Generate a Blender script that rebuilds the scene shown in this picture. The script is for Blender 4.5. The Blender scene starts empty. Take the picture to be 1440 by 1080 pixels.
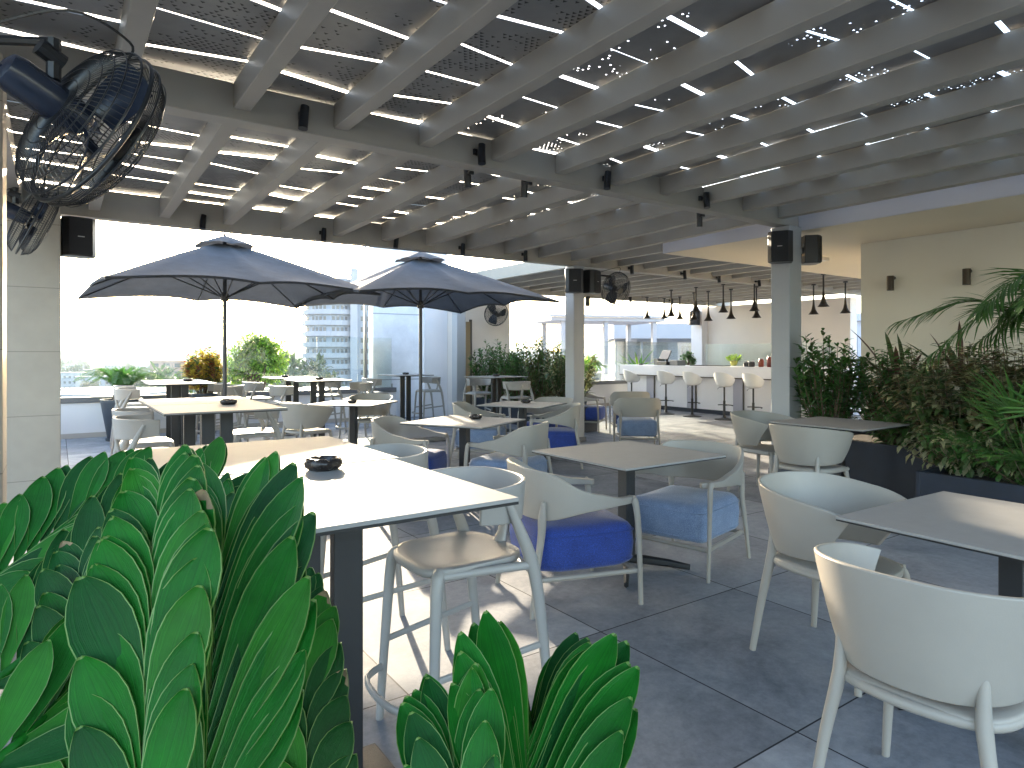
import bpy, bmesh, math, random
from math import sin, cos, pi, radians, sqrt, atan2
from mathutils import Vector, Matrix
random.seed(7)
scene = bpy.context.scene
COL = scene.collection

# ------------------------------------------------------------------ materials
MATS = {}
def mat(name, col, rough=.5, metal=0, var=0, vscale=6, bump=0, bscale=60, spec=.5, transl=0, sss=0, coat=0, stretch=None):
    if name in MATS: return MATS[name]
    m = bpy.data.materials.new(name); m.use_nodes = True
    nt = m.node_tree; N = nt.nodes; L = nt.links
    b = N['Principled BSDF']
    b.inputs['Base Color'].default_value = (*col, 1)
    b.inputs['Roughness'].default_value = rough
    b.inputs['Metallic'].default_value = metal
    b.inputs['Specular IOR Level'].default_value = spec
    if coat: b.inputs['Coat Weight'].default_value = coat
    tc = None
    def coords():
        nonlocal tc
        if tc is None:
            tc = N.new('ShaderNodeTexCoord')
            if stretch:
                mp = N.new('ShaderNodeMapping'); mp.inputs['Scale'].default_value = stretch
                L.new(tc.outputs['Object'], mp.inputs['Vector']); tc = mp
        return tc.outputs[0] if stretch else tc.outputs['Object']
    if var:
        n = N.new('ShaderNodeTexNoise'); n.inputs['Scale'].default_value = vscale
        n.inputs['Detail'].default_value = 6; n.inputs['Roughness'].default_value = .6
        L.new(coords(), n.inputs['Vector'])
        r = N.new('ShaderNodeValToRGB')
        r.color_ramp.elements[0].position = .3; r.color_ramp.elements[1].position = .72
        r.color_ramp.elements[0].color = (*[max(0, c*(1-var)) for c in col], 1)
        r.color_ramp.elements[1].color = (*[min(1, c*(1+var)) for c in col], 1)
        L.new(n.outputs['Fac'], r.inputs['Fac']); L.new(r.outputs['Color'], b.inputs['Base Color'])
        rm = N.new('ShaderNodeMapRange'); rm.inputs['To Min'].default_value = max(0, rough-.08); rm.inputs['To Max'].default_value = min(1, rough+.1)
        L.new(n.outputs['Fac'], rm.inputs['Value']); L.new(rm.outputs['Result'], b.inputs['Roughness'])
    if bump:
        n2 = N.new('ShaderNodeTexNoise'); n2.inputs['Scale'].default_value = bscale; n2.inputs['Detail'].default_value = 4
        L.new(coords(), n2.inputs['Vector'])
        bp = N.new('ShaderNodeBump'); bp.inputs['Strength'].default_value = bump; bp.inputs['Distance'].default_value = .01
        L.new(n2.outputs['Fac'], bp.inputs['Height']); L.new(bp.outputs['Normal'], b.inputs['Normal'])
    if transl:
        t = N.new('ShaderNodeBsdfTranslucent'); t.inputs['Color'].default_value = (*[min(1, c*1.6) for c in col], 1)
        mx = N.new('ShaderNodeMixShader'); mx.inputs['Fac'].default_value = transl
        L.new(b.outputs['BSDF'], mx.inputs[1]); L.new(t.outputs['BSDF'], mx.inputs[2])
        L.new(mx.outputs['Shader'], N['Material Output'].inputs['Surface'])
    MATS[name] = m
    return m

def glass_mat(name, tint, refl=.08):
    m = bpy.data.materials.new(name); m.use_nodes = True
    nt = m.node_tree; N = nt.nodes; L = nt.links
    N.remove(N['Principled BSDF'])
    t = N.new('ShaderNodeBsdfTransparent'); t.inputs['Color'].default_value = (*tint, 1)
    g = N.new('ShaderNodeBsdfGlossy'); g.inputs['Roughness'].default_value = .02
    lw = N.new('ShaderNodeLayerWeight'); lw.inputs['Blend'].default_value = .3
    mr = N.new('ShaderNodeMapRange'); mr.inputs['To Min'].default_value = refl*.5; mr.inputs['To Max'].default_value = .7
    L.new(lw.outputs['Fresnel'], mr.inputs['Value'])
    mx = N.new('ShaderNodeMixShader'); L.new(mr.outputs['Result'], mx.inputs['Fac'])
    L.new(t.outputs['BSDF'], mx.inputs[1]); L.new(g.outputs['BSDF'], mx.inputs[2])
    L.new(mx.outputs['Shader'], N['Material Output'].inputs['Surface'])
    return m

def math_node(nt, op, a, b=None, c=None):
    n = nt.nodes.new('ShaderNodeMath'); n.operation = op
    for i, v in enumerate((a, b, c)):
        if v is None: continue
        if isinstance(v, (int, float)): n.inputs[i].default_value = v
        else: nt.links.new(v, n.inputs[i])
    return n.outputs[0]

def tile_floor_mat():
    m = bpy.data.materials.new('stone_tiles'); m.use_nodes = True
    nt = m.node_tree; N = nt.nodes; L = nt.links; b = N['Principled BSDF']
    tc = N.new('ShaderNodeTexCoord'); sep = N.new('ShaderNodeSeparateXYZ'); L.new(tc.outputs['Object'], sep.inputs[0])
    P = 1.05
    ux = math_node(nt, 'DIVIDE', math_node(nt, 'SUBTRACT', sep.outputs['X'], 2.22-10*P), P)
    uy = math_node(nt, 'DIVIDE', math_node(nt, 'SUBTRACT', sep.outputs['Y'], 1.37-10*P), P)
    fx = math_node(nt, 'FRACT', ux); fy = math_node(nt, 'FRACT', uy)
    def edge(f): return math_node(nt, 'MINIMUM', f, math_node(nt, 'SUBTRACT', 1.0, f))
    e = math_node(nt, 'MINIMUM', edge(fx), edge(fy))
    grout = math_node(nt, 'LESS_THAN', e, .0034)
    cmb = N.new('ShaderNodeCombineXYZ'); L.new(math_node(nt, 'FLOOR', ux), cmb.inputs[0]); L.new(math_node(nt, 'FLOOR', uy), cmb.inputs[1])
    wn = N.new('ShaderNodeTexWhiteNoise'); wn.noise_dimensions = '2D'; L.new(cmb.outputs[0], wn.inputs['Vector'])
    # each tile has its own piece of the cement pattern
    off = N.new('ShaderNodeVectorMath'); off.operation = 'MULTIPLY_ADD'
    L.new(wn.outputs['Color'], off.inputs[0]); off.inputs[1].default_value = (40, 40, 40); L.new(tc.outputs['Object'], off.inputs[2])
    n1 = N.new('ShaderNodeTexNoise'); n1.inputs['Scale'].default_value = 1.7; n1.inputs['Detail'].default_value = 9; n1.inputs['Roughness'].default_value = .68
    n1.inputs['Distortion'].default_value = .6
    L.new(off.outputs[0], n1.inputs['Vector'])
    n2 = N.new('ShaderNodeTexNoise'); n2.inputs['Scale'].default_value = 26; n2.inputs['Detail'].default_value = 7; n2.inputs['Roughness'].default_value = .75
    L.new(off.outputs[0], n2.inputs['Vector'])
    r = N.new('ShaderNodeValToRGB'); r.color_ramp.elements[0].position = .3; r.color_ramp.elements[1].position = .7
    r.color_ramp.elements[0].color = (.12, .127, .146, 1); r.color_ramp.elements[1].color = (.37, .376, .395, 1)
    mixn = math_node(nt, 'ADD', math_node(nt, 'MULTIPLY', n1.outputs['Fac'], .66), math_node(nt, 'MULTIPLY', n2.outputs['Fac'], .34))
    tone = math_node(nt, 'ADD', mixn, math_node(nt, 'MULTIPLY', math_node(nt, 'SUBTRACT', wn.outputs['Value'], .5), .20))
    L.new(tone, r.inputs['Fac'])
    mx = N.new('ShaderNodeMixRGB'); L.new(grout, mx.inputs['Fac']); L.new(r.outputs['Color'], mx.inputs[1]); mx.inputs[2].default_value = (.03, .03, .034, 1)
    L.new(mx.outputs[0], b.inputs['Base Color'])
    mr = N.new('ShaderNodeMapRange'); b.inputs['Specular IOR Level'].default_value = .12; mr.inputs['To Min'].default_value = .58; mr.inputs['To Max'].default_value = .85
    L.new(n2.outputs['Fac'], mr.inputs['Value']); L.new(mr.outputs['Result'], b.inputs['Roughness'])
    bp = N.new('ShaderNodeBump'); bp.inputs['Strength'].default_value = .25; bp.inputs['Distance'].default_value = .004
    L.new(math_node(nt, 'SUBTRACT', n2.outputs['Fac'], grout), bp.inputs['Height']); L.new(bp.outputs['Normal'], b.inputs['Normal'])
    return m

def perforated_mat(name, see_through):
    """sheet metal with fields of small triangular perforations"""
    m = bpy.data.materials.new(name); m.use_nodes = True
    nt = m.node_tree; N = nt.nodes; L = nt.links; b = N['Principled BSDF']
    tc = N.new('ShaderNodeTexCoord'); sep = N.new('ShaderNodeSeparateXYZ'); L.new(tc.outputs['Object'], sep.inputs[0])
    C = .036
    uy = math_node(nt, 'DIVIDE', math_node(nt, 'ADD', sep.outputs['Y'], 50), C*.8)
    row = math_node(nt, 'FLOOR', uy)
    odd = math_node(nt, 'MULTIPLY', math_node(nt, 'MODULO', row, 2), .5)
    ux = math_node(nt, 'ADD', math_node(nt, 'DIVIDE', math_node(nt, 'ADD', sep.outputs['X'], 50), C), odd)
    cell = N.new('ShaderNodeCombineXYZ'); L.new(math_node(nt, 'FLOOR', ux), cell.inputs[0]); L.new(row, cell.inputs[1])
    wn = N.new('ShaderNodeTexWhiteNoise'); wn.noise_dimensions = '2D'; L.new(cell.outputs[0], wn.inputs['Vector'])
    fx = math_node(nt, 'ABSOLUTE', math_node(nt, 'SUBTRACT', math_node(nt, 'FRACT', ux), .5)); fy = math_node(nt, 'FRACT', uy)
    tri = math_node(nt, 'MULTIPLY', math_node(nt, 'GREATER_THAN', fy, .18),
                    math_node(nt, 'LESS_THAN', fx, math_node(nt, 'MULTIPLY', math_node(nt, 'SUBTRACT', .86, fy), .55)))
    big = N.new('ShaderNodeTexNoise'); big.inputs['Scale'].default_value = 3.1; big.inputs['Detail'].default_value = 2
    L.new(tc.outputs['Object'], big.inputs['Vector'])
    keep = math_node(nt, 'GREATER_THAN', math_node(nt, 'ADD', math_node(nt, 'MULTIPLY', big.outputs['Fac'], 2.2), math_node(nt, 'MULTIPLY', wn.outputs['Value'], .55)), 1.72 if see_through else 1.46)
    hole = math_node(nt, 'MULTIPLY', tri, keep)
    n = N.new('ShaderNodeTexNoise'); n.inputs['Scale'].default_value = 9; n.inputs['Detail'].default_value = 6
    L.new(tc.outputs['Object'], n.inputs['Vector'])
    r = N.new('ShaderNodeValToRGB'); r.color_ramp.elements[0].color = (.20, .203, .205, 1); r.color_ramp.elements[1].color = (.30, .30, .297, 1)
    L.new(n.outputs['Fac'], r.inputs['Fac'])
    b.inputs['Metallic'].default_value = .35; b.inputs['Roughness'].default_value = .42
    if see_through:
        L.new(r.outputs['Color'], b.inputs['Base Color'])
        L.new(math_node(nt, 'SUBTRACT', 1.0, hole), b.inputs['Alpha'])
    else:
        mx = N.new('ShaderNodeMixRGB'); L.new(hole, mx.inputs['Fac']); L.new(r.outputs['Color'], mx.inputs[1]); mx.inputs[2].default_value = (.012, .012, .014, 1)  # holes not cut here: their dark insides are painted into the base colour
        L.new(mx.outputs[0], b.inputs['Base Color'])
    return m

def paint_rows_mat(name, col, joint, pitch, axis='Z', var=.06, rough=.5, jw=.012):
    """painted or stone cladding with straight joints"""
    m = bpy.data.materials.new(name); m.use_nodes = True
    nt = m.node_tree; N = nt.nodes; L = nt.links; b = N['Principled BSDF']
    tc = N.new('ShaderNodeTexCoord'); sep = N.new('ShaderNodeSeparateXYZ'); L.new(tc.outputs['Object'], sep.inputs[0])
    f = math_node(nt, 'FRACT', math_node(nt, 'DIVIDE', math_node(nt, 'ADD', sep.outputs[axis], 100), pitch))
    j = math_node(nt, 'LESS_THAN', f, jw/pitch)
    n = N.new('ShaderNodeTexNoise'); n.inputs['Scale'].default_value = 3.5; n.inputs['Detail'].default_value = 8; n.inputs['Roughness'].default_value = .65
    L.new(tc.outputs['Object'], n.inputs['Vector'])
    r = N.new('ShaderNodeValToRGB'); r.color_ramp.elements[0].position = .3; r.color_ramp.elements[1].position = .7
    r.color_ramp.elements[0].color = (*[c*(1-var) for c in col], 1); r.color_ramp.elements[1].color = (*[min(1, c*(1+var)) for c in col], 1)
    L.new(n.outputs['Fac'], r.inputs['Fac'])
    mx = N.new('ShaderNodeMixRGB'); L.new(j, mx.inputs['Fac']); L.new(r.outputs['Color'], mx.inputs[1]); mx.inputs[2].default_value = (*joint, 1)
    L.new(mx.outputs[0], b.inputs['Base Color']); b.inputs['Roughness'].default_value = rough
    return m

def weave_mat(name, c1, c2):
    m = bpy.data.materials.new(name); m.use_nodes = True
    nt = m.node_tree; N = nt.nodes; L = nt.links; b = N['Principled BSDF']
    tc = N.new('ShaderNodeTexCoord')
    w = N.new('ShaderNodeTexVoronoi'); w.inputs['Scale'].default_value = 240; L.new(tc.outputs['Object'], w.inputs['Vector'])
    n = N.new('ShaderNodeTexNoise'); n.inputs['Scale'].default_value = 9; n.inputs['Detail'].default_value = 5; L.new(tc.outputs['Object'], n.inputs['Vector'])
    f = math_node(nt, 'ADD', math_node(nt, 'MULTIPLY', w.outputs['Distance'], .5), math_node(nt, 'MULTIPLY', n.outputs['Fac'], .35))
    r = N.new('ShaderNodeValToRGB'); r.color_ramp.elements[0].position = .25; r.color_ramp.elements[1].position = .75
    r.color_ramp.elements[0].color = (*c1, 1); r.color_ramp.elements[1].color = (*c2, 1)
    L.new(f, r.inputs['Fac']); L.new(r.outputs['Color'], b.inputs['Base Color'])
    b.inputs['Roughness'].default_value = .9; b.inputs['Sheen Weight'].default_value = .25
    bp = N.new('ShaderNodeBump'); bp.inputs['Strength'].default_value = .5; bp.inputs['Distance'].default_value = .002
    L.new(w.outputs['Distance'], bp.inputs['Height']); L.new(bp.outputs['Normal'], b.inputs['Normal'])
    return m

PLASTIC = mat('greige_plastic', (.325, .298, .26), .42, var=.03, vscale=5, bump=.06, bscale=260)
PLASTICB = mat('stool_plastic', (.31, .298, .28), .4, var=.03, vscale=5, bump=.05, bscale=260)
HPL = mat('laminate_top', (.30, .293, .282), .62, spec=.12, var=.05, vscale=14, bump=.03, bscale=300)
CORE = mat('black_core', (.012, .012, .013), .45)
IRON = mat('black_powdercoat', (.014, .015, .017), .42, bump=.25, bscale=500)
BRONZE = mat('dark_bronze_coat', (.07, .06, .05), .45, bump=.15, bscale=400)
BLACKP = mat('black_plastic', (.012, .013, .016), .35)
FANBLUE = mat('dark_fan_plastic', (.016, .022, .04), .25)
STEEL = mat('galvanised_steel', (.45, .45, .45), .35, metal=.9)
PERG = mat('pergola_paint', (.35, .325, .285), .5, var=.06, vscale=2.5, bump=.05, bscale=90)
COLP = mat('column_paint', (.36, .37, .385), .5, var=.05, vscale=2, bump=.05, bscale=120)
PANEL_D = perforated_mat('perforated_sheet_painted_holes', False)
PANEL_T = perforated_mat('perforated_sheet_open', True)
FLOOR = tile_floor_mat()
STONE = paint_rows_mat('cream_stone_cladding', (.37, .325, .265), (.2, .175, .145), .60, var=.07, jw=.006)
WHITEW = mat('white_render', (.70, .68, .68), .7, var=.05, vscale=1.6, bump=.12, bscale=140)
LILAC = mat('lilac_render', (.72, .71, .73), .7, var=.05, vscale=1.2, bump=.1, bscale=140)
BEIGEW = mat('beige_render', (.72, .67, .56), .75, var=.05, vscale=1.2, bump=.15, bscale=160)
SOFF = mat('soffit_cream', (.78, .69, .54), .75, var=.04, vscale=1.0, bump=.1, bscale=120)
PEACH = mat('peach_render', (.72, .655, .59), .75, var=.04, vscale=1.0, bump=.1, bscale=120)
FASC = mat('fascia_white', (.56, .56, .62), .6, var=.03, vscale=1.0)
CLAD = paint_rows_mat('tower_cladding', (.72, .73, .76), (.34, .35, .37), 1.42, var=.10, rough=.35, jw=.02)
COPING = mat('dark_coping', (.12, .12, .125), .45, var=.08)
GLASS = glass_mat('clear_glass', (.93, .97, .965))
DARKGL = mat('dark_window_glass', (.06, .075, .09), .08)
CANOPY = mat('slate_canvas', (.050, .057, .070), .85, var=.30, vscale=4, bump=.55, bscale=9, transl=.14)
ROYAL = weave_mat('royal_blue_weave', (.008, .022, .13), (.03, .085, .42))
LIGHTB = weave_mat('light_blue_weave', (.11, .16, .27), (.30, .39, .55))
POTM = mat('slate_pot', (.035, .045, .06), .55, var=.15, vscale=8, bump=.1, bscale=90)
NAVYP = mat('navy_planter', (.012, .018, .032), .5, var=.2, vscale=6, bump=.1, bscale=200)
SOIL = mat('soil', (.035, .025, .018), .95, var=.4, vscale=30, bump=.6, bscale=60)
BARK = mat('bark', (.12, .085, .055), .9, var=.3, vscale=20, bump=.6, bscale=50)
BARW = mat('bar_white', (.74, .73, .75), .35, var=.03, vscale=2)
PILA = mat('bar_pilaster_grey', (.36, .36, .42), .5)
WSHELL = mat('white_gloss_shell', (.78, .77, .75), .22)
HORN = mat('pendant_brass_black', (.05, .038, .026), .4, metal=.6)
def leafmat(n, c, t=.30, r=.45): return mat(n, c, r, var=.3, vscale=14, transl=t)
ZAMIA = [mat('zamia_leaf', (.006, .100, .007), .46, var=.36, vscale=9, transl=.12, spec=.15, bump=.12, bscale=70), mat('zamia_leaf_edge', (.10, .19, .035), .5),
         mat('zamia_leaf_dark', (.004, .058, .008), .46, var=.3, vscale=9, transl=.10, spec=.15, bump=.12, bscale=70), mat('zamia_leaf_pale', (.018, .135, .010), .46, var=.35, spec=.15, vscale=10, transl=.14),
         mat('zamia_dry', (.20, .145, .075), .8, var=.45, vscale=40), mat('zamia_leaf_brown', (.13, .05, .02), .6, var=.3, vscale=20)]
G_FICUS = [leafmat('ficus_a', (.045, .135, .025)), leafmat('ficus_b', (.055, .165, .03)), leafmat('ficus_c', (.03, .10, .02))]
G_OLE = [leafmat('oleander_a', (.045, .10, .025)), leafmat('oleander_b', (.075, .15, .035)), leafmat('oleander_c', (.12, .14, .04))]
G_VAR = [leafmat('varieg_a', (.075, .125, .038)), leafmat('varieg_b', (.34, .34, .19)), leafmat('varieg_c', (.17, .14, .065)), leafmat('varieg_d', (.04, .085, .025))]
G_PALM = [leafmat('palm_a', (.045, .13, .025)), leafmat('palm_b', (.06, .15, .03))]
G_LIME = [leafmat('lime_a', (.17, .30, .03), .45), leafmat('lime_b', (.26, .38, .05), .45), leafmat('lime_c', (.07, .16, .02), .3)]
G_CROT = [leafmat('croton_a', (.30, .17, .02), .5), leafmat('croton_b', (.20, .055, .02), .5), leafmat('croton_c', (.06, .12, .02), .5), leafmat('croton_d', (.50, .40, .04), .5)]
G_CORD = [leafmat('cordyline_a', (.05, .085, .035)), leafmat('cordyline_b', (.10, .115, .06)), leafmat('cordyline_c', (.10, .06, .05))]
G_FAR = [leafmat('fartree_a', (.04, .075, .028)), leafmat('fartree_b', (.065, .10, .04))]

def add_veins(m):
    """fine parallel veins running along each leaflet"""
    nt = m.node_tree; N = nt.nodes; L = nt.links; b = N['Principled BSDF']
    a = N.new('ShaderNodeAttribute'); a.attribute_name = 'across'
    n = N.new('ShaderNodeTexNoise'); n.noise_dimensions = '1D'; n.inputs['Scale'].default_value = 13; n.inputs['Detail'].default_value = 3
    L.new(a.outputs['Fac'], n.inputs['W'])
    bp = N.new('ShaderNodeBump'); bp.inputs['Strength'].default_value = .35; bp.inputs['Distance'].default_value = .003
    L.new(n.outputs['Fac'], bp.inputs['Height'])
    old = [l for l in L if l.to_node == b and l.to_socket == b.inputs['Normal']]
    if old: L.new(old[0].from_socket, bp.inputs['Normal'])
    L.new(bp.outputs['Normal'], b.inputs['Normal'])
    col = [l for l in L if l.to_node == b and l.to_socket == b.inputs['Base Color']][0].from_socket
    mx = N.new('ShaderNodeMixRGB'); mx.blend_type = 'MULTIPLY'; mx.inputs['Fac'].default_value = 1
    mr = N.new('ShaderNodeMapRange'); mr.inputs['From Min'].default_value = .3; mr.inputs['From Max'].default_value = .7; mr.inputs['To Min'].default_value = .72; mr.inputs['To Max'].default_value = 1.2
    L.new(n.outputs['Fac'], mr.inputs['Value']); L.new(col, mx.inputs[1]); L.new(mr.outputs['Result'], mx.inputs[2]); L.new(mx.outputs[0], b.inputs['Base Color'])
for _k in (0, 2, 3): add_veins(ZAMIA[_k])

# ------------------------------------------------------------------ mesh builder
class MB:
    def __init__(s): s.v = []; s.f = []; s.m = []
    def add(s, vs, fs, mi=0, M=None):
        o = len(s.v)
        s.v += [tuple(M @ Vector(v)) for v in vs] if M is not None else [tuple(v) for v in vs]
        s.f += [tuple(i+o for i in f) for f in fs]; s.m += [mi]*len(fs)
        return s
    def box(s, lo, hi, mi=0, M=None):
        x0, y0, z0 = lo; x1, y1, z1 = hi
        vs = [(x0,y0,z0),(x1,y0,z0),(x1,y1,z0),(x0,y1,z0),(x0,y0,z1),(x1,y0,z1),(x1,y1,z1),(x0,y1,z1)]
        fs = [(0,3,2,1),(4,5,6,7),(0,1,5,4),(1,2,6,5),(2,3,7,6),(3,0,4,7)]
        return s.add(vs, fs, mi, M)
    def cbox(s, c, size, mi=0, rz=0, M=None):
        h = [a/2 for a in size]
        T = Matrix.Translation(c) @ Matrix.Rotation(rz, 4, 'Z')
        if M is not None: T = M @ T
        return s.box([-a for a in h], h, mi, T)
    def tube(s, pts, rad, seg=8, mi=0, cap=True, flat=1.0, up=None):
        """tapered tube along pts; rad number or list; flat scales the second axis"""
        pts = [Vector(p) for p in pts]; n = len(pts)
        if not isinstance(rad, (list, tuple)): rad = [rad]*n
        vs = []; prev = None
        for i, p in enumerate(pts):
            t = (pts[min(i+1, n-1)] - pts[max(i-1, 0)]).normalized()
            if prev is None:
                ref = Vector(up) if up else (Vector((0,0,1)) if abs(t.z) < .9 else Vector((1,0,0)))
            else: ref = prev
            a = (ref - t*ref.dot(t))
            if a.length < 1e-6: a = t.orthogonal()
            a.normalize(); prev = a; b = t.cross(a)
            for k in range(seg):
                q = 2*pi*k/seg
                vs.append(p + a*(cos(q)*rad[i]) + b*(sin(q)*rad[i]*flat))
        fs = [(i*seg+k, i*seg+(k+1) % seg, (i+1)*seg+(k+1) % seg, (i+1)*seg+k) for i in range(n-1) for k in range(seg)]
        if cap: fs += [tuple(range(seg-1, -1, -1)), tuple((n-1)*seg+k for k in range(seg))]
        return s.add(vs, fs, mi)
    def lathe(s, prof, seg=20, c=(0,0,0), mi=0, M=None, cap=True):
        vs = [(c[0]+r*cos(2*pi*k/seg), c[1]+r*sin(2*pi*k/seg), c[2]+z) for r, z in prof for k in range(seg)]
        n = len(prof)
        fs = [(i*seg+k, i*seg+(k+1) % seg, (i+1)*seg+(k+1) % seg, (i+1)*seg+k) for i in range(n-1) for k in range(seg)]
        if cap: fs += [tuple(range(seg-1, -1, -1)), tuple((n-1)*seg+k for k in range(seg))]
        return s.add(vs, fs, mi, M)
    def sheet(s, P, th, mi=0):
        """solid of thickness th (number or func(i,j)) from a grid of points P[i][j], grown along the grid normal"""
        nu, nv = len(P), len(P[0]); P = [[Vector(p) for p in r] for r in P]
        out = []; inn = []
        for i in range(nu):
            for j in range(nv):
                du = P[min(i+1, nu-1)][j] - P[max(i-1, 0)][j]; dv = P[i][min(j+1, nv-1)] - P[i][max(j-1, 0)]
                n = du.cross(dv); n = n.normalized() if n.length > 1e-9 else Vector((0,0,1))
                t = th(i, j) if callable(th) else th
                out.append(P[i][j] + n*t/2); inn.append(P[i][j] - n*t/2)
        k = nu*nv; fs = []
        I = lambda i, j: i*nv+j
        for i in range(nu-1):
            for j in range(nv-1):
                fs.append((I(i,j), I(i+1,j), I(i+1,j+1), I(i,j+1)))
                fs.append((k+I(i,j), k+I(i,j+1), k+I(i+1,j+1), k+I(i+1,j)))
        for i in range(nu-1):
            fs.append((I(i,0), k+I(i,0), k+I(i+1,0), I(i+1,0)))
            fs.append((I(i,nv-1), I(i+1,nv-1), k+I(i+1,nv-1), k+I(i,nv-1)))
        for j in range(nv-1):
            fs.append((I(0,j), I(0,j+1), k+I(0,j+1), k+I(0,j)))
            fs.append((I(nu-1,j), k+I(nu-1,j), k+I(nu-1,j+1), I(nu-1,j+1)))
        return s.add(out+inn, fs, mi)
    def build(s, name, mats, parent=None, smooth=False, bevel=0, bseg=2, sub=0, angle=35, loc=None):
        me = bpy.data.meshes.new(name); me.from_pydata(s.v, [], s.f)
        if not isinstance(mats, (list, tuple)): mats = [mats]
        for m in mats: me.materials.append(m)
        if len(mats) > 1: me.polygons.foreach_set('material_index', s.m)
        me.validate(); me.update()
        o = bpy.data.objects.new(name, me); COL.objects.link(o)
        if parent: o.parent = parent
        if loc: o.location = loc
        if smooth or bevel or sub:
            me.polygons.foreach_set('use_smooth', [True]*len(me.polygons))
            try: me.set_sharp_from_angle(angle=radians(angle))
            except Exception: pass
        if bevel:
            b = o.modifiers.new('bevel', 'BEVEL'); b.width = bevel; b.segments = bseg; b.limit_method = 'ANGLE'; b.angle_limit = radians(40); b.harden_normals = False
        if sub:
            b = o.modifiers.new('sub', 'SUBSURF'); b.levels = sub; b.render_levels = sub
        return o

def tag(o, label, cat, group=None, kind=None):
    if label: o['label'] = label
    if cat: o['category'] = cat
    if group: o['group'] = group
    if kind: o['kind'] = kind
    return o
def thing(name, label, cat, loc=(0,0,0), rz=0, group=None):
    o = bpy.data.objects.new(name, None); COL.objects.link(o)
    o.empty_display_size = .1; o.location = loc; o.rotation_euler = (0,0,rz)
    return tag(o, label, cat, group)
def kids(o): return [c for c in bpy.data.objects if c.parent == o]
def dup(root, loc, rz=None, label=None, group=None, swap=None, scale=None):
    def cp(o, par):
        c = o.copy(); COL.objects.link(c)
        if par: c.parent = par
        if swap and o.type == 'MESH' and o.material_slots and o.material_slots[0].material in swap:
            c.data = swap_mesh(o.data, swap)
        for k in kids(o):
            if k is not c: cp(k, c)
        return c
    ch = [k for k in kids(root)]
    r = root.copy(); COL.objects.link(r)
    for k in ch: cp(k, r)
    r.location = loc
    if rz is not None: r.rotation_euler = (0,0,rz)
    if label: r['label'] = label
    if group: r['group'] = group
    if scale: r.scale = scale
    return r
SW = {}
def swap_mesh(me, swap):
    key = (me.name, tuple(sorted(v.name for v in swap.values())))
    if key not in SW:
        n = me.copy()
        for i, m in enumerate(n.materials):
            if m in swap: n.materials[i] = swap[m]
        SW[key] = n
    return SW[key]
def kindof(o, k='structure'): o['kind'] = k; return o
def smooth01(a, b, x):
    t = max(0, min(1, (x-a)/(b-a))); return t*t*(3-2*t)
def bez(p, n):
    """Catmull-Rom through points"""
    p = [Vector(q) for q in p]; out = []
    for i in range(len(p)-1):
        a = p[max(i-1, 0)]; b = p[i]; c = p[i+1]; d = p[min(i+2, len(p)-1)]
        for k in range(n):
            t = k/n
            out.append(.5*((2*b) + (c-a)*t + (2*a-5*b+4*c-d)*t*t + (3*b-a-3*c+d)*t**3))
    out.append(p[-1]); return out

# ------------------------------------------------------------------ camera
H = 1.38
cam_d = bpy.data.cameras.new('camera'); cam = bpy.data.objects.new('camera', cam_d); COL.objects.link(cam)
cam.location = (0, 0, H); cam.rotation_euler = (radians(90), 0, -radians(34.8))
cam_d.sensor_width = 36; cam_d.lens = 921/1440*36; cam_d.shift_y = -42/1440
cam_d.clip_start = .02; cam_d.clip_end = 8000
scene.camera = cam

# ------------------------------------------------------------------ light
SUN_AZ = atan2(.28, 1.0); SUN_EL = radians(13.7)
w = bpy.data.worlds.new('World'); scene.world = w; w.use_nodes = True
nt = w.node_tree; bg = nt.nodes['Background']
sky = nt.nodes.new('ShaderNodeTexSky'); sky.sky_type = 'NISHITA'; sky.sun_disc = False
sky.sun_elevation = SUN_EL; sky.sun_rotation = SUN_AZ; sky.air_density = 1.0; sky.dust_density = 2.0; sky.ozone_density = 1.0
nt.links.new(sky.outputs['Color'], bg.inputs['Color']); bg.inputs['Strength'].default_value = .15
sd = bpy.data.lights.new('sun', 'SUN'); so = bpy.data.objects.new('sun', sd); COL.objects.link(so)
sd.energy = 2.4; sd.angle = radians(.6); sd.color = (1.0, .85, .64)
toward = Vector((sin(SUN_AZ)*cos(SUN_EL), cos(SUN_AZ)*cos(SUN_EL), sin(SUN_EL)))
so.rotation_euler = (-toward).to_track_quat('-Z', 'Y').to_euler(); so.location = (3, 12, 9)
scene.view_settings.view_transform = 'Standard'; scene.view_settings.look = 'None'
scene.view_settings.exposure = 3.2; scene.view_settings.gamma = 1
cy = scene.cycles
cy.use_denoising = True; cy.max_bounces = 9; cy.diffuse_bounces = 4; cy.glossy_bounces = 4; cy.transmission_bounces = 4
cy.transparent_max_bounces = 14; cy.sample_clamp_indirect = 6; cy.volume_bounces = 0

# ------------------------------------------------------------------ setting
def slab(name, lo, hi, m, kind='structure'):
    o = MB().box(lo, hi).build(name, m); o['kind'] = kind; return o
o = MB().box((-6, -5, -.3), (20, 14.6, 0)).build('terrace_floor', FLOOR); kindof(o)
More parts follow.
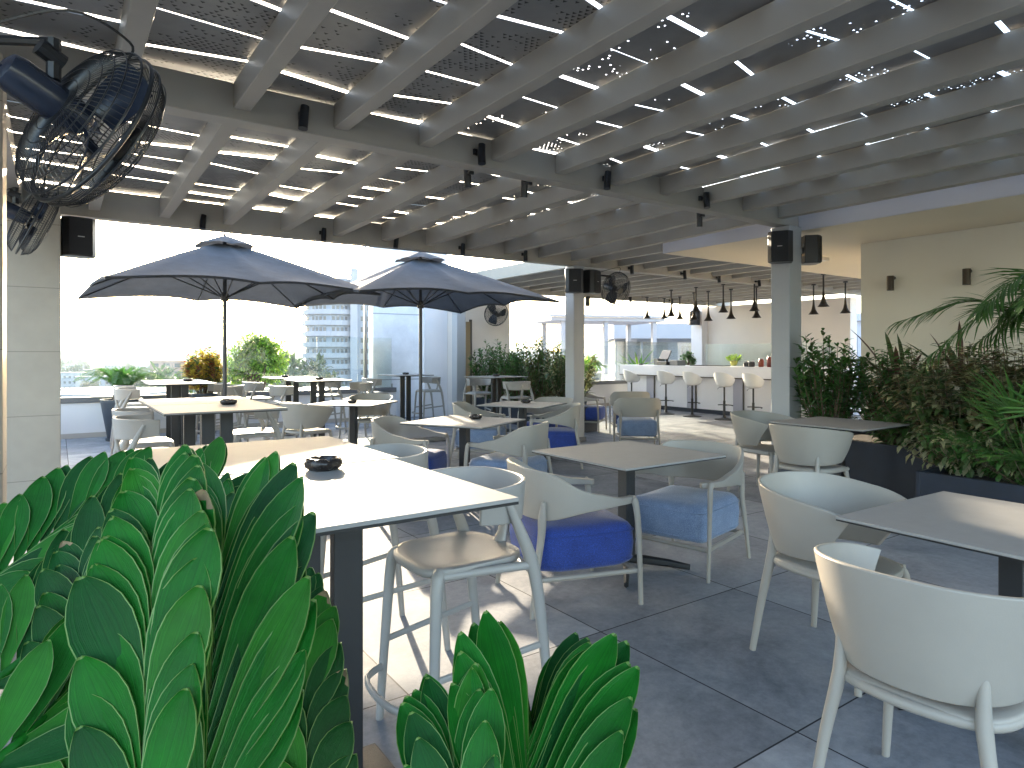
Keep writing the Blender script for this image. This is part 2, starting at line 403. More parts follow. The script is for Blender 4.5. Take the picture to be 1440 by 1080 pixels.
# ground and hills of the town far below
GZ = -22
GROUND = mat('town_ground', (.075, .08, .055), .9, var=.45, vscale=.02)
g = MB(); g.add([(-4000, -800, GZ), (5000, -800, GZ), (5000, 6000, GZ), (-4000, 6000, GZ)], [(0,1,2,3)]); kindof(g.build('ground', GROUND))
def hills():
    mb = MB(); vs = []; n = 90
    for i in range(n+1):
        x = -3500 + 8000*i/n
        h = 34 + 26*sin(i*.31+.6) + 16*sin(i*.83) + 9*sin(i*1.9)
        vs += [(x, 3000, GZ-2), (x, 3250, GZ + max(8, h)*.55), (x, 3600, GZ + max(12, h)), (x, 4200, GZ-2)]
    fs = [(i*4+k, (i+1)*4+k, (i+1)*4+k+1, i*4+k+1) for i in range(n) for k in range(3)]
    mb.add(vs, fs); kindof(mb.build('hills', mat('hill_scrub', (.12, .12, .10), .95, var=.3, vscale=.01), smooth=True))
hills()

# ------------------------------------------------------------------ pergola
MY, BY, FY = 4.40, 8.0, 12.1           # beam lines
RX = [.90 + .637*k for k in range(-3, 10)]   # rafter left edges
RW, ZB1, ZB2 = .10, 2.84, 2.775        # rafter width, beam undersides
RT = 3.068                              # rafter tops
rnd = random.Random(3)
def roof_panel(x0, x1, y0, y1, z, parent, m, pitch=.42):
    mb = MB(); y = y0 - rnd.uniform(0, .2)
    sk0 = rnd.uniform(-.03, .03)
    while y < y1:
        L = pitch*rnd.uniform(.92, 1.06); sk1 = max(-.075, min(.075, rnd.gauss(0, .045))); g = .021
        a0, b0, a1, b1 = y+sk0, y-sk0, y+L-g+sk1, y+L-g-sk1
        a0, b0, a1, b1 = [max(y0, min(y1, q)) for q in (a0, b0, a1, b1)]
        if a1-a0 > .05 and b1-b0 > .05:
            tz = rnd.uniform(-.004, .012)
            vs = [(x0,a0,z+tz),(x1,b0,z+tz),(x1,b1,z+tz+.004),(x0,a1,z+tz+.004)]
            vs += [(p[0],p[1],p[2]+.004) for p in vs]
            mb.add(vs, [(0,3,2,1),(4,5,6,7),(0,1,5,4),(1,2,6,5),(2,3,7,6),(3,0,4,7)])
        y += L; sk0 = sk1
    return mb.build('roof_panel', m, parent)
perg = thing('pergola', 'large grey slatted pergola of beams and rafters roofed with perforated metal sheets over the tables', 'pergola', (3.4, 6.2, 0))
perg_loc = Vector(perg.location)
class Off(MB):
    """builder in world coordinates for children of a thing standing at off"""
    def __init__(s, off): super().__init__(); s.off = Vector(off)
    def build(s, *a, **k):
        s.v = [tuple(Vector(v) - s.off) for v in s.v]; return super().build(*a, **k)
def PB(): return Off(perg_loc)
def part(o, parent): o.parent = parent; return o
PB().box((-1.6, MY-.075, ZB1), (7.04, MY+.075, RT-.002)).build('beam', PERG, perg, bevel=.006)
PB().box((-1.6, BY-.075, ZB2), (7.0, BY+.075, RT-.003)).build('beam', PERG, perg, bevel=.006)
for x in RX:
    PB().box((x, -2.6, ZB1+.065), (x+RW, MY-.077, RT)).build('rafter', PERG, perg, bevel=.005)
    mb = PB(); mb.box((x, MY+.077, ZB1+.065), (x+RW, BY-.077, RT))
    mb.v = [(a, b, c-(.06 if b > 6 and c < 3 else 0)) for a, b, c in mb.v]
    mb.build('rafter', PERG, perg, bevel=.005)
for i in range(len(RX)):
    x0, x1 = RX[i]+RW/2+.004, (RX[i+1]+RW/2-.004 if i < len(RX)-1 else 7.03)
    m = PANEL_D if RX[i] < 2.0 else PANEL_T
    for (y0, y1) in ((-2.6, MY-.01), (MY+.01, BY)):
        p = roof_panel(x0, x1, y0, y1, RT+.003, None, m if not (RX[i] < 3.3 and y0 > 0) else PANEL_D)
        me = p.data
        for v in me.vertices: v.co -= perg_loc
        p.parent = perg
def column(x, y, ztop, s, parent, off, up):
    mb = Off(off); mb.box((x-s/2, y-s/2, .0), (x+s/2, y+s/2, ztop)); c = mb.build('column', COLP, parent, bevel=.012)
    mb = Off(off); mb.box((x-s/2-.02, y-s/2-.02, 0), (x+s/2+.02, y+s/2+.02, .07)); b = mb.build('base_cover', mat('column_base', (.10,.11,.13), .5), c, bevel=.004)
    return c
column(6.91, MY, ZB1, .24, perg, perg_loc, 0)
column(6.78, BY, ZB2, .22, perg, perg_loc, 0)

bp_ = thing('bar_pergola', 'further grey rafter pergola roofing the white bar beyond the second column', 'pergola', (11, 9.4, 0)); bo = Vector(bp_.location)
BX = [7.05 + .60*k for k in range(0, 15)]
Off(bo).box((7.0+.004, BY-.075, ZB2), (16.2, BY+.075, RT-.003)).build('beam', PERG, bp_, bevel=.006)
Off(bo).box((6.9, FY-.075, ZB2-.02), (16.2, FY+.075, RT-.003)).build('beam', PERG, bp_, bevel=.006)
for x in BX:
    Off(bo).box((x, 6.44, ZB2+.06), (x+.09, BY-.077, RT)).build('rafter', PERG, bp_, bevel=.005)
    Off(bo).box((x, BY+.077, ZB2+.06), (x+.09, FY-.077, RT)).build('rafter', PERG, bp_, bevel=.005)
for i in range(len(BX)-1):
    p = roof_panel(BX[i]+.05, BX[i+1]+.04, 6.44, FY, RT+.003, None, PANEL_T)
    for v in p.data.vertices: v.co -= bo
    p.parent = bp_
column(7.03, FY, ZB2-.02, .22, bp_, bo, 0)
# ------------------------------------------------------------------ masonry
def building_thing(name, label, cat, loc=(0,0,0)): return thing(name, label, cat, loc)
# stone clad pillars down the left edge
def pillar(lo, hi, label, chip=None):
    c = ((lo[0]+hi[0])/2, (lo[1]+hi[1])/2, 0)
    t = MB().box([a-b for a, b in zip(lo, c)], [a-b for a, b in zip(hi, c)]).build('stone_pillar', STONE, bevel=.006); t.location = c
    tag(t, label, 'pillar', 'stone clad pillars'); return t
pillar((-.75, 4.0, 0), (-.215, 4.32, 2.835), 'cream stone pillar at the very picture edge with a sunlit strip down its side')
pillar((-.75, 7.55, 0), (.03, 7.92, ZB2-.003), 'cream stone clad pillar with horizontal joints below the corner loudspeaker')
t = MB().box((-.9, 2.9, 0), (-.5, 3.7, 2.835)).build('boundary_wall', STONE); tag(t, 'short cream stone wall carrying the arm of the near fan', 'wall')
t = MB().box((-.9, 8.4, 0), (-.6, 12.7, .66)).build('parapet_wall', WHITEW); tag(t, 'low white side parapet behind the stone pillar', 'parapet')
# parapet with coping, glass above
def parapet(x0, x1, y, label, panes, glab, grp):
    t = thing('parapet_wall', label, 'parapet', ((x0+x1)/2, y, 0)); off = t.location
    Off(off).box((x0, y, 0), (x1, y+.2, .575)).build('wall', WHITEW, t)
    Off(off).box((x0, y-.03, .577), (x1, y+.23, .67)).build('coping', COPING, t, bevel=.006)
    Off(off).box((x0, y-.012, 0), (x1, y-.002, .08)).build('skirting', mat('skirting_stone', (.42,.38,.34), .6), t)
    gt = thing('glass_balustrade', glab, 'glass screen', ((x0+x1)/2, y+.1, .67)); off = gt.location
    xs = panes
    for a, b in zip(xs[:-1], xs[1:]):
        Off(off).box((a+.012, y+.095, .672), (b-.012, y+.107, 1.73)).build('pane', GLASS, gt)
    for a in xs:
        Off(off).box((a-.012, y+.085, .672), (a+.012, y+.117, .75)).build('clamp', STEEL, gt)
parapet(-.6, 5.95, 12.9, 'low white parapet with dark coping along the open city side of the terrace', [-.5, .9, 2.6, 4.28, 5.9], 'clear frameless glass screen on the parapet facing the town', 0)
parapet(8.7, 13.5, 12.9, 'low white parapet with dark coping beyond the oleander hedge', [8.75, 10.3, 11.9, 13.45], 'clear glass screen on the parapet between stair tower and bar', 0)
t = MB().box((5.27, 12.98, .67), (5.33, 13.04, 4.2)).build('metal_post', STEEL); tag(t, 'tall thin grey metal post at the end of the glass screen beside the tower', 'post')
# stair and lift tower
LT = 3.72
lt = thing('lift_tower', 'tall pale stair tower with marbled cladding panels behind the slate umbrella', 'building', (7.1, 14.5, 0)); off = lt.location
Off(off).box((5.52, 13.12, 0), (6.62, 13.36, LT)).build('clad_wall', CLAD, lt)
Off(off).box((6.622, 12.9, 0), (7.2, 16, LT)).build('lilac_wall', LILAC, lt)
Off(off).box((7.202, 12.55, 0), (8.66, 16, 2.98)).build('wall', mat('tower_greige', (.60,.56,.52), .7, var=.05, vscale=1.5), lt)
d = Off(off).box((7.28, 12.50, 0), (7.56, 12.552, 2.1)).build('door', mat('bronze_door', (.20,.16,.10), .35, metal=.4), lt)
Off(off).box((7.24, 12.49, 0), (7.285, 12.55, 2.15)).build('frame', BRONZE, d)
Off(off).box((7.555, 12.49, 0), (7.60, 12.55, 2.15)).build('frame', BRONZE, d)
t = MB().cbox((7.93, 12.53, .95), (.10, .036, .22)).build('card_reader', BLACKP, bevel=.006); tag(t, 'small dark card reader on the wall beside the bronze lift door', 'card reader')
# concrete canopy slab with beige room wall at right
cs = thing('canopy_roof', 'white edged concrete canopy slab with cream underside over the planted corner', 'roof', (10, 2, 0)); off = cs.location
Off(off).box((7.06, -4, 2.80), (13.5, 6.38, 2.804)).build('soffit', SOFF, cs)
Off(off).box((7.05, -4, 2.8045), (13.5, 6.40, 3.046)).build('fascia', FASC, cs, bevel=.004)
rw = thing('room_wall', 'plain beige rendered wall behind the planted boxes carrying two wall lamps', 'wall', (8.6, 1, 0)); off = rw.location
Off(off).box((8.5, -4, 0), (8.8, 4.36, 2.798)).build('wall', BEIGEW, rw)
Off(off).box((8.80, 4.1, 0), (13.4, 4.36, 2.797)).build('return_wall', BEIGEW, rw)

# ------------------------------------------------------------------ the bar and what is behind
bar = thing('bar_counter', 'long white bar counter with thick apron, grey pilasters and dark plinth', 'bar', (12.6, 9.8, 0)); off = bar.location
Off(off).box((12.2, 6.9, .86), (13.0, 12.56, 1.10)).build('counter_top', BARW, bar, bevel=.006)
Off(off).box((12.36, 7.0, .1), (12.9, 12.45, .858)).build('body', BARW, bar)
Off(off).box((12.40, 7.0, 0), (12.86, 12.43, .098)).build('plinth', mat('bar_plinth', (.03,.04,.06), .4), bar)
Off(off).box((12.18, 6.9, .835), (12.6, 12.56, .857)).build('dark_edge', BRONZE, bar)
for y in (7.6, 8.9, 10.2, 11.5):
    Off(off).box((12.33, y, .1), (12.362, y+.24, .832)).build('pilaster', PILA, bar)
    Off(off).box((12.335, y-.03, .1), (12.358, y-.004, .832)).build('trim', BRONZE, bar)
bb = thing('bar_back_wall', 'peach rendered wall behind the bar with a glass splash screen', 'wall', (15.6, 10.5, 0)); off = bb.location
Off(off).box((15.5, 8.2, 0), (15.8, 12.36, 2.74)).build('wall', PEACH, bb)
Off(off).box((15.2, 8.4, 1.0), (15.212, 12.2, 1.66)).build('glass_screen', GLASS, bb)
Off(off).box((15.25, 12.362, 0), (15.75, 12.75, 2.755)).build('pier', LILAC, bb)
bc = thing('bar_side_pier', 'peach pier with a loudspeaker near its top at the far end of the bar', 'pillar', (15, 7.2, 0)); off = bc.location
Off(off).box((14.3, 6.75, 0), (14.75, 7.05, 2.735)).build('pier', PEACH, bc)
Off(off).box((14.6, 5.6, 0), (14.9, 6.74, 2.736)).build('return_wall', LILAC, bc)
gs = thing('side_glass_screen', 'clear glass windbreak standing behind the potted plants at the bar end', 'glass screen', (13.9, 12.9, 0)); off = gs.location
Off(off).box((13.5, 12.99, .1), (17.0, 13.002, 1.72)).build('pane', GLASS, gs)
Off(off).box((13.5, 12.9, 0), (17.0, 13.1, .098)).build('kerb', WHITEW, gs)

# neighbouring roof terrace pergola, far buildings
def at(px, d, z=0):
    a = radians(34.8); u = (px-720)/921*d
    return Vector((d*sin(a)+u*cos(a), d*cos(a)-u*sin(a), z))
def far_block(px, d, w_, dep, z1, label, wallm, floors, cat='building', z0=GZ, bays=4, rz=-radians(34.8), winw=.55, band=False, h=3.2, group=None):
    p = at(px, d); t = thing('building', label, cat, (p.x, p.y, z0), rz, group)
    hh = z1 - z0
    MB().box((-w_/2, 0, 0), (w_/2, dep, hh)).build('wall', wallm, t)
    MB().box((-w_/2-.25, -.25, hh+.002), (w_/2+.25, dep+.25, hh+.35)).build('roof', wallm, t)
    for f in range(floors):
        zt = hh - .7 - f*h
        if zt < 1.5: break
        mb = MB(); bw = w_/bays
        if band: mb.box((-w_/2+.5, -.08, zt-1.5), (w_/2-.5, .0-.003, zt))
        else:
            for b in range(bays):
                xc = -w_/2 + bw*(b+.5); mb.box((xc-bw*winw/2, -.08, zt-1.5), (xc+bw*winw/2, -.003, zt))
        mb.build('window_row', DARKGL, t)
    return t
FW = mat('far_white', (.34, .35, .39), .7, var=.06, vscale=.3)
FB = mat('far_blue_white', (.24, .28, .34), .6, var=.06, vscale=.3)
FC = mat('far_cream', (.36, .31, .25), .7, var=.08, vscale=.3)
FP = mat('far_pink', (.34, .22, .19), .7, var=.08, vscale=.3)
# white house behind the bar (with a dark doorway and canopy)
hb = thing('terrace_house', 'white neighbouring terrace house with a dark glazed door under a deep flat roof', 'building', (0,0,0), 0)
p = at(930, 27); hb.location = (p.x, p.y, 0); hb.rotation_euler = (0,0,-radians(34.8))
MB().box((-1.9, 0, -3), (2.6, 4, 2.55)).build('wall', FB, hb)
MB().box((-2.1, -.9, 2.0), (2.6, 4.2, 2.6)).build('roof', FW, hb, bevel=.01)
MB().box((-1.5, -.5, -3), (-1.1, -.1, 1.998)).build('post', FW, hb)
MB().box((-1.85, -.06, 0), (-1.52, -.004, 1.9)).build('side_panel', PEACH, hb)
dd = MB().box((.9, -.07, -.2), (1.8, -.004, 1.65)).build('door', DARKGL, hb)
MB().box((.82, -.09, -.2), (.9, -.003, 1.72)).box((1.8, -.09, -.2), (1.88, -.003, 1.72)).box((.9, -.09, 1.652), (1.8, -.003, 1.72)).build('frame', BLACKP, dd)
MB().box((-1.0, -.05, .1), (.4, -.003, 1.6)).build('panel', mat('grey_panel', (.34,.34,.36), .6), hb)
h2 = far_block(1145, 30, 5, 5, 2.9, 'lavender house with a white roof band glimpsed through the planting by the near column', mat('far_lavender', (.42,.42,.50), .6), 2, z0=-8, bays=2)
gz = thing('roof_gazebo', 'pale flat roofed gazebo on a neighbouring roof seen past the second column', 'gazebo', (0,0,0)); p = at(822, 22); gz.location = (p.x, p.y, 0); gz.rotation_euler = (0,0,-radians(20))
MB().box((-1.4, -.7, 2.46), (2.6, 1.8, 2.58)).box((-1.5, -.8, 2.582), (2.7, -.66, 2.66)).build('roof', FW, gz, bevel=.01)
for x, y in ((-.95, -.5), (.55, -.5), (2.3, -.5), (-.95, 1.5), (2.3, 1.5)):
    MB().box((x-.07, y-.07, -3), (x+.07, y+.07, 2.458)).build('post', FW, gz)
MB().box((-8, -3, -3.4), (12, 9, -3.002)).build('roof_deck', FW, gz)

# curved tower block
tw = thing('tower_block', 'white high rise with rounded balcony bands and dark windows rising beyond the glass', 'building', (0,0,0)); p = at(470, 205); tw.location = (p.x, p.y, GZ); tw.rotation_euler = (0,0,-radians(34.8)+.2)
TH = 25.5 - GZ
core = MB(); core.lathe([(8.6, 0), (8.6, TH)], 28, (-1, 10, 0)); core.build('core', FB, tw)
nfl = int(TH/3.45)
for f in range(nfl):
    z = 1.5 + f*3.45
    MB().lathe([(8.7, 0), (9.7, 0), (9.7, 1.5), (8.7, 1.5)], 36, (-1, 10, z), cap=False).build('balcony', FW, tw)
    mb = MB()
    for k in range(20):
        a = -pi + (k+.5)*pi/20
        if k % 5 == 4: continue
        M = Matrix.Translation((-1 + 8.62*cos(a), 10 + 8.62*sin(a), z+2.15)) @ Matrix.Rotation(a, 4, 'Z')
        mb.box((-.05, -.42, -.55), (.05, .42, .6), 0, M)
    mb.build('window_row', DARKGL, tw)
MB().box((4.9, .6, 0), (7.1, 12, TH+3)).build('stair_shaft', FW, tw)
MB().box((7.102, 3.0, 0), (14.0, 14, TH-2)).build('wing', FB, tw)
for f in range(nfl-1):
    z = 1.5 + f*3.45; mb = MB()
    for x in (8.0, 9.6, 11.6): mb.box((x, 2.94, z+1.4), (x+1.1, 2.997, z+2.9))
    mb.build('window_row', DARKGL, tw)
    MB().box((11.0, 2.2, z), (14.2, 2.998, z+1.0)).build('balcony', FW, tw)
# low neighbours
far_block(105, 42, 7.5, 9, -1.55, 'low white block with an ochre panel just below the parapet', FW, 1, z0=-14, bays=2)
pb = at(112, 41.5)
t = MB().box((-.98, -.1, -2.3), (1.3, 0, -.6)).build('ochre_panel', mat('ochre', (.5,.33,.16), .8)); t.location = (pb.x, pb.y, -1.0); t.rotation_euler = (0,0,-radians(34.8)); tag(t, 'ochre shutter panel on the low white block by the pillar', 'shutter')
hg = thing('arched_hall', 'white barrel roofed hall in the middle distance with an arched end', 'building', (0,0,0)); p = at(222, 190); hg.location = (p.x, p.y, GZ); hg.rotation_euler = (0,0,-radians(34.8)+.35)
MB().box((-9, 0, 0), (9, 30, 7)).build('wall', FW, hg)
mb = MB(); prof = [(-9.4*cos(pi*k/14), 7.002+4.6*sin(pi*k/14)) for k in range(15)]
vs = [(x, y, z) for y in (-.3, 30.3) for x, z in prof]; mb.add(vs, [(k, k+1, 16+k, 15+k) for k in range(14)] + [tuple(range(14, -1, -1)), tuple(range(15, 30))]); mb.build('roof', FW, hg, smooth=True)
for px, d, w_, z1, lab, m_, nf in (
    (232, 150, 20, -9.0, 'long low white roofed warehouse beyond the parapet', FW, 1),
    (250, 260, 22, -1.6, 'pink rendered block beside the arched hall', FP, 3),
    (150, 200, 24, -9.5, 'long pale low building left of the arched hall', FC, 1),
    (470, 110, 16, -5.0, 'low pale podium building below the high rise', FB, 1),
    (400, 150, 14, -7, 'small pale house behind the lime green shrub', FC, 2),
    (330, 230, 16, -8, 'grey white apartment house glimpsed behind the umbrella pole', FB, 3),
    (740, 180, 26, -3.5, 'pale apartment row beyond the oleander hedge', FW, 3),
    (860, 140, 18, -3.0, 'cream low block beyond the areca palm', FC, 2)):
    far_block(px, d, w_, 12, z1, lab, m_, nf, bays=5)
ra = random.Random(11)
protoh = []
for m_ in (FW, FC, FB):
    protoh.append(m_)
for i in range(170):
    d = ra.uniform(200, 1000); px = ra.choice([ra.uniform(60, 520), ra.uniform(60, 520), ra.uniform(690, 900)])
    hgt = ra.uniform(6, 13); w_ = ra.uniform(9, 22)
    p = at(px, d); wm = ra.choice(protoh)
    t = thing('town_house', 'small pale flat roofed house among many in the distant town', 'house', (p.x, p.y, GZ), ra.uniform(-.9, .3), 'pale houses of the distant town')
    MB().box((-w_/2, 0, 0), (w_/2, 10, hgt)).build('wall', wm, t)
    MB().box((-w_/2-.3, -.3, hgt+.002), (w_/2+.3, 10.3, hgt+.5)).build('roof', ra.choice([FW, FW, FB, FP]), t)
    mb = MB()
    for f in range(int(hgt/3)):
        for b in range(int(w_/3)):
            mb.box((-w_/2+.8+b*3, -.06, 1.0+f*3), (-w_/2+2.2+b*3, -.003, 2.3+f*3))
    mb.build('window_row', DARKGL, t)

# ------------------------------------------------------------------ foliage helpers
def leaf(mb, base, dirv, up, L, W, mi=0, bend=.2, fold=.15, n=3, tipw=.0, shape=None):
    """one blade of n segments with a mid fold"""
    d = Vector(dirv).normalized(); u = Vector(up); s = d.cross(u)
    if s.length < 1e-4: s = d.orthogonal()
    s.normalize(); nrm = s.cross(d).normalized(); b = Vector(base); vs = []
    for i in range(n+1):
        t = i/n
        wd = W*.5*(shape(t) if shape else sin(pi*min(1, .12+t*.88))**.8)
        c = b + d*(L*t) - nrm*(bend*L*t*t)
        vs += [c - s*wd + nrm*(fold*wd), c, c + s*wd + nrm*(fold*wd)]
    fs = []
    for i in range(n):
        k = 3*i; fs += [(k, k+1, k+4, k+3), (k+1, k+2, k+5, k+4)]
    mb.add(vs, fs, mi)
def rdir(r, up=.0):
    while True:
        v = Vector((r.uniform(-1,1), r.uniform(-1,1), r.uniform(-1,1)))
        if .1 < v.length < 1: v.normalize(); v.z += up; return v.normalized()
def shrub(name, label, cat, loc, H_, R, mats, nst=26, lps=26, L=.08, W=.03, seed=1, upright=.6, group=None, bare=.3, squash=1.0, parent=None, trunk=True, droop=.25, nmat=None):
    r = random.Random(seed); t = thing(name, label, cat, loc, 0, group)
    fo = MB(); st = MB(); nm = len(mats)
    for s in range(nst):
        a = r.uniform(0, 2*pi); q = sqrt(r.random())
        lean = q*R
        hh = H_*(.62+.38*r.random())*(1-.28*q*q)
        p0 = Vector((cos(a)*lean*.25, sin(a)*lean*.25*squash, 0)); p2 = Vector((cos(a)*lean, sin(a)*lean*squash, hh))
        p1 = (p0+p2)/2 + Vector((cos(a)*lean*.15, sin(a)*lean*.15*squash, hh*.05))
        pts = bez([p0, p1, p2], 5)
        st.tube(pts, [.007*(1-.75*k/(len(pts)-1))*(.6+H_*.4) for k in range(len(pts))], 5)
        cl = r.randrange(nm)
        for k in range(lps):
            u = bare + (1-bare)*(k+r.random())/lps
            f = u*(len(pts)-1); i = min(int(f), len(pts)-2); p = pts[i].lerp(pts[i+1], f-i)
            axis = (pts[i+1]-pts[i]).normalized(); o_ = rdir(r); o_ = (o_ - axis*o_.dot(axis)).normalized()
            dv = (axis*upright + o_*(1-upright*.5)).normalized()
            mi = cl if r.random() < .65 else r.randrange(nm)
            sc = r.uniform(.7, 1.2)*(1-.35*max(0, u-.75)/.25)
            leaf(fo, p+o_*.008, dv, Vector((0,0,1)) if abs(dv.z) < .93 else o_, L*sc, W*sc, mi, droop*r.uniform(.3,1.4), .25, 2)
    fo.build('foliage', mats, t); st.build('stem', BARK, t)
    return t
def box_planter(name, label, x0, y0, x1, y1, h, m, cat='planter', group=None):
    c = ((x0+x1)/2, (y0+y1)/2, 0); t = thing(name, label, cat, c, 0, group); off = Vector(c); w_ = .035
    mb = Off(off); mb.box((x0, y0, 0), (x1, y0+w_, h)); mb.box((x0, y1-w_, 0), (x1, y1, h)); mb.box((x0, y0+w_, .002), (x0+w_, y1-w_, h-.001)); mb.box((x1-w_, y0+w_, .002), (x1, y1-w_, h-.001)); mb.build('box', m, t, bevel=.005)
    mb = Off(off); mb.box((x0+w_+.002, y0+w_+.002, .05), (x1-w_-.002, y1-w_-.002, h-.05)); mb.build('soil', SOIL, t)
    return t
def round_pot(name, label, loc, r0, r1, h, m, group=None, saucer=True):
    t = thing(name, label, 'pot', loc, 0, group)
    MB().lathe([(r0*.96, .02), (r0, .03), (r1-.005, h-.05), (r1, h-.045), (r1, h), (r1-.03, h), (r1-.035, h-.06)], 36, cap=False).build('body', m, t, smooth=True)
    MB().lathe([(r1-.036, h-.075), (.001, h-.07)], 24, cap=False).build('soil', SOIL, t)
    if saucer: MB().lathe([(r0*1.02, 0), (r0*1.12, .0), (r0*1.14, .035), (r0*1.0, .04)], 30).build('saucer', m, t, smooth=True)
    return t
def pinnate_frond(fo, pts, n, L, W, mats, r, vee=.5, ang=55, droop=.3, st=None, stw=.006):
    pts = bez(pts, 8); N_ = len(pts)
    if st is not None: st.tube(pts, [stw*(1-.8*k/(N_-1)) for k in range(N_)], 5)
    for k in range(n):
        u = .18 + .82*(k+.5)/n; f = u*(N_-1); i = min(int(f), N_-2); p = pts[i].lerp(pts[i+1], f-i)
        ax = (pts[i+1]-pts[i]).normalized(); side = ax.cross(Vector((0,0,1)))
        if side.length < .1: side = ax.orthogonal()
        side.normalize(); nr = side.cross(ax)
        for sg in (-1, 1):
            a = radians(ang*(1-.45*u)); o_ = (side*sg*cos(vee) + nr*sin(vee)).normalized()
            dv = ax*cos(a) + o_*sin(a); sc = sin(pi*(.12+.8*u))**.6*r.uniform(.9, 1.08)
            leaf(fo, p, dv, nr, L*sc, W, r.randrange(mats), droop*r.uniform(.5, 1.3), .3, 3)

# ------------------------------------------------------------------ tree beyond the rail and distant trees
def crown_tree(name, label, cat, loc, trunk_h, R, mats, n, L, W, seed, group=None, nb=9, sq=.85, tr=.12):
    r = random.Random(seed); t = thing(name, label, cat, loc, 0, group)
    tk = MB(); tk.tube(bez([(0,0,0), (.03*R, 0, trunk_h*.5), (0, .03*R, trunk_h)], 4), [tr*(1-.5*k/8) for k in range(9)], 7)
    cl = []
    for b in range(nb):
        a = 2*pi*b/nb + r.uniform(-.3,.3); el = r.uniform(-.55, 1.3); rr = R*r.uniform(.45, .8)
        c = Vector((cos(a)*cos(el)*rr, sin(a)*cos(el)*rr, trunk_h+R*.55+sin(el)*rr*sq)); cl.append((c, R*r.uniform(.3, .5)))
        tk.tube([(0,0,trunk_h*.9), tuple(c*.5 + Vector((0,0,trunk_h*.45))), tuple(c)], [tr*.45, tr*.3, tr*.1], 5)
    tk.build('trunk', BARK, t)
    fo = MB(); nm = len(mats)
    for i in range(n):
        c, cr = r.choice(cl); v = rdir(r); p = c + v*cr*(r.random()**.35)
        dv = (v*.8 + rdir(r)*.7).normalized()
        mi = (hash((round(c.x*7), round(c.y*5))) + (r.randrange(nm) if r.random() < .5 else 0)) % nm
        leaf(fo, p, dv, (0,0,1) if abs(dv.z) < .95 else (1,0,0), L*r.uniform(.7,1.3), W*r.uniform(.7,1.2), mi, .25, .25, 2)
    fo.build('crown', mats, t); return t
crown_tree('lime_shrub_tree', 'rounded bright lime green tree crown just beyond the glass beside the umbrella pole', 'tree', tuple(at(362, 16, -3.0)), 3.62, .86, G_LIME, 9000, .10, .05, 5, nb=26)
tp = MB().box((2.6, 14.7, -3.4), (8, 17.2, -3.002)).build('lower_terrace', WHITEW); tp['kind'] = 'structure'
proto_t = []
for s in range(4):
    proto_t.append(crown_tree('distant_tree', 'dark green tree among the distant rooftops', 'tree', (0,0,0), 3.0, 3.4, G_FAR, 700, .9, .55, 20+s, group='trees among the distant rooftops', nb=8, tr=.3))
used = set(); rt = random.Random(5)
for i in range(120):
    k = i % 4; d = rt.uniform(110, 800); px = rt.choice([rt.uniform(60, 450), rt.uniform(60, 450), rt.uniform(700, 880)])
    if i < 6: d = rt.uniform(150, 190); px = (262, 280, 300, 405, 425, 440)[i]
    p = at(px, d, GZ); sc = rt.uniform(1.0, 2.0) if i >= 6 else 2.3
    if k not in used: o = proto_t[k]; used.add(k); o.location = p
    else: o = dup(proto_t[k], p, rt.uniform(0, 6))
    o.scale = (sc, sc, sc*rt.uniform(.9, 1.3))
    o['label'] = 'dark green tree among the distant rooftops'

# ------------------------------------------------------------------ tables
def low_table():
    t = thing('low_table', '', 'table', (0,0,0), 0, 'low square tables')
    S = .44
    MB().box((-S, -S, .7285), (S, S, .74)).build('top', HPL, t, bevel=.0015)
    MB().box((-S+.001, -S+.001, .7225), (S-.001, S-.001, .728)).build('core_edge', CORE, t)
    MB().box((-.16, -.16, .700), (.16, .16, .7215)).build('fixing_plate', IRON, t)
    MB().box((-.04, -.04, .045), (.04, .04, .699)).build('leg', IRON, t, bevel=.004)
    for k in range(4):
        a = pi/4 + k*pi/2; c, s_ = cos(a), sin(a)
        pts = [(c*.02, s_*.02, .055), (c*.12, s_*.12, .052), (c*.27, s_*.27, .038), (c*.40, s_*.40, .018)]
        MB().tube(pts, [.03, .03, .026, .02], 6, flat=.8, up=(0,0,1)).build('foot', IRON, t, bevel=.003)
    return t
def high_table():
    t = thing('high_table', '', 'table', (0,0,0), 0, 'high square tables')
    S = .41
    MB().box((-S, -S, .9685), (S, S, .98)).build('top', HPL, t, bevel=.0015)
    MB().box((-S+.001, -S+.001, .9605), (S-.001, S-.001, .968)).build('core_edge', CORE, t)
    MB().box((-.2, -.2, .945), (.2, .2, .96)).build('fixing_plate', IRON, t)
    for s_ in (-1, 1):
        MB().box((s_*.065-.045, -.02, .013), (s_*.065+.045, .02, .944)).build('leg', IRON, t, bevel=.003)
    MB().box((-.27, -.27, 0), (.27, .27, .012)).build('base_plate', mat('speckled_base', (.03,.032,.036), .55, var=.7, vscale=220, bump=.3, bscale=400), t, bevel=.002)
    return t
LTAB = low_table(); HTAB = high_table(); first = set()
def place(proto, x, y, rz, label, group=None, swap=None):
    if proto.name not in first and not swap:
        first.add(proto.name); proto.location = (x, y, 0); proto.rotation_euler = (0,0,rz); proto['label'] = label
        if group: proto['group'] = group
        return proto
    return dup(proto, (x, y, 0), rz, label, group, swap)
D_ = radians
place(LTAB, 3.04, 3.07, 0, 'square low table between the royal blue armchair and the pale blue armchair in the middle')
place(LTAB, 3.22, 5.43, D_(28), 'square low table with an ashtray, half sunlit, between blue armchairs and the near umbrella base')
place(LTAB, 4.93, 6.85, D_(30), 'square low table with a black ashtray in front of the oleander hedge')
place(LTAB, 3.22, 8.30, D_(42), 'sunlit square low table with cream tub chairs in front of the slate umbrella')
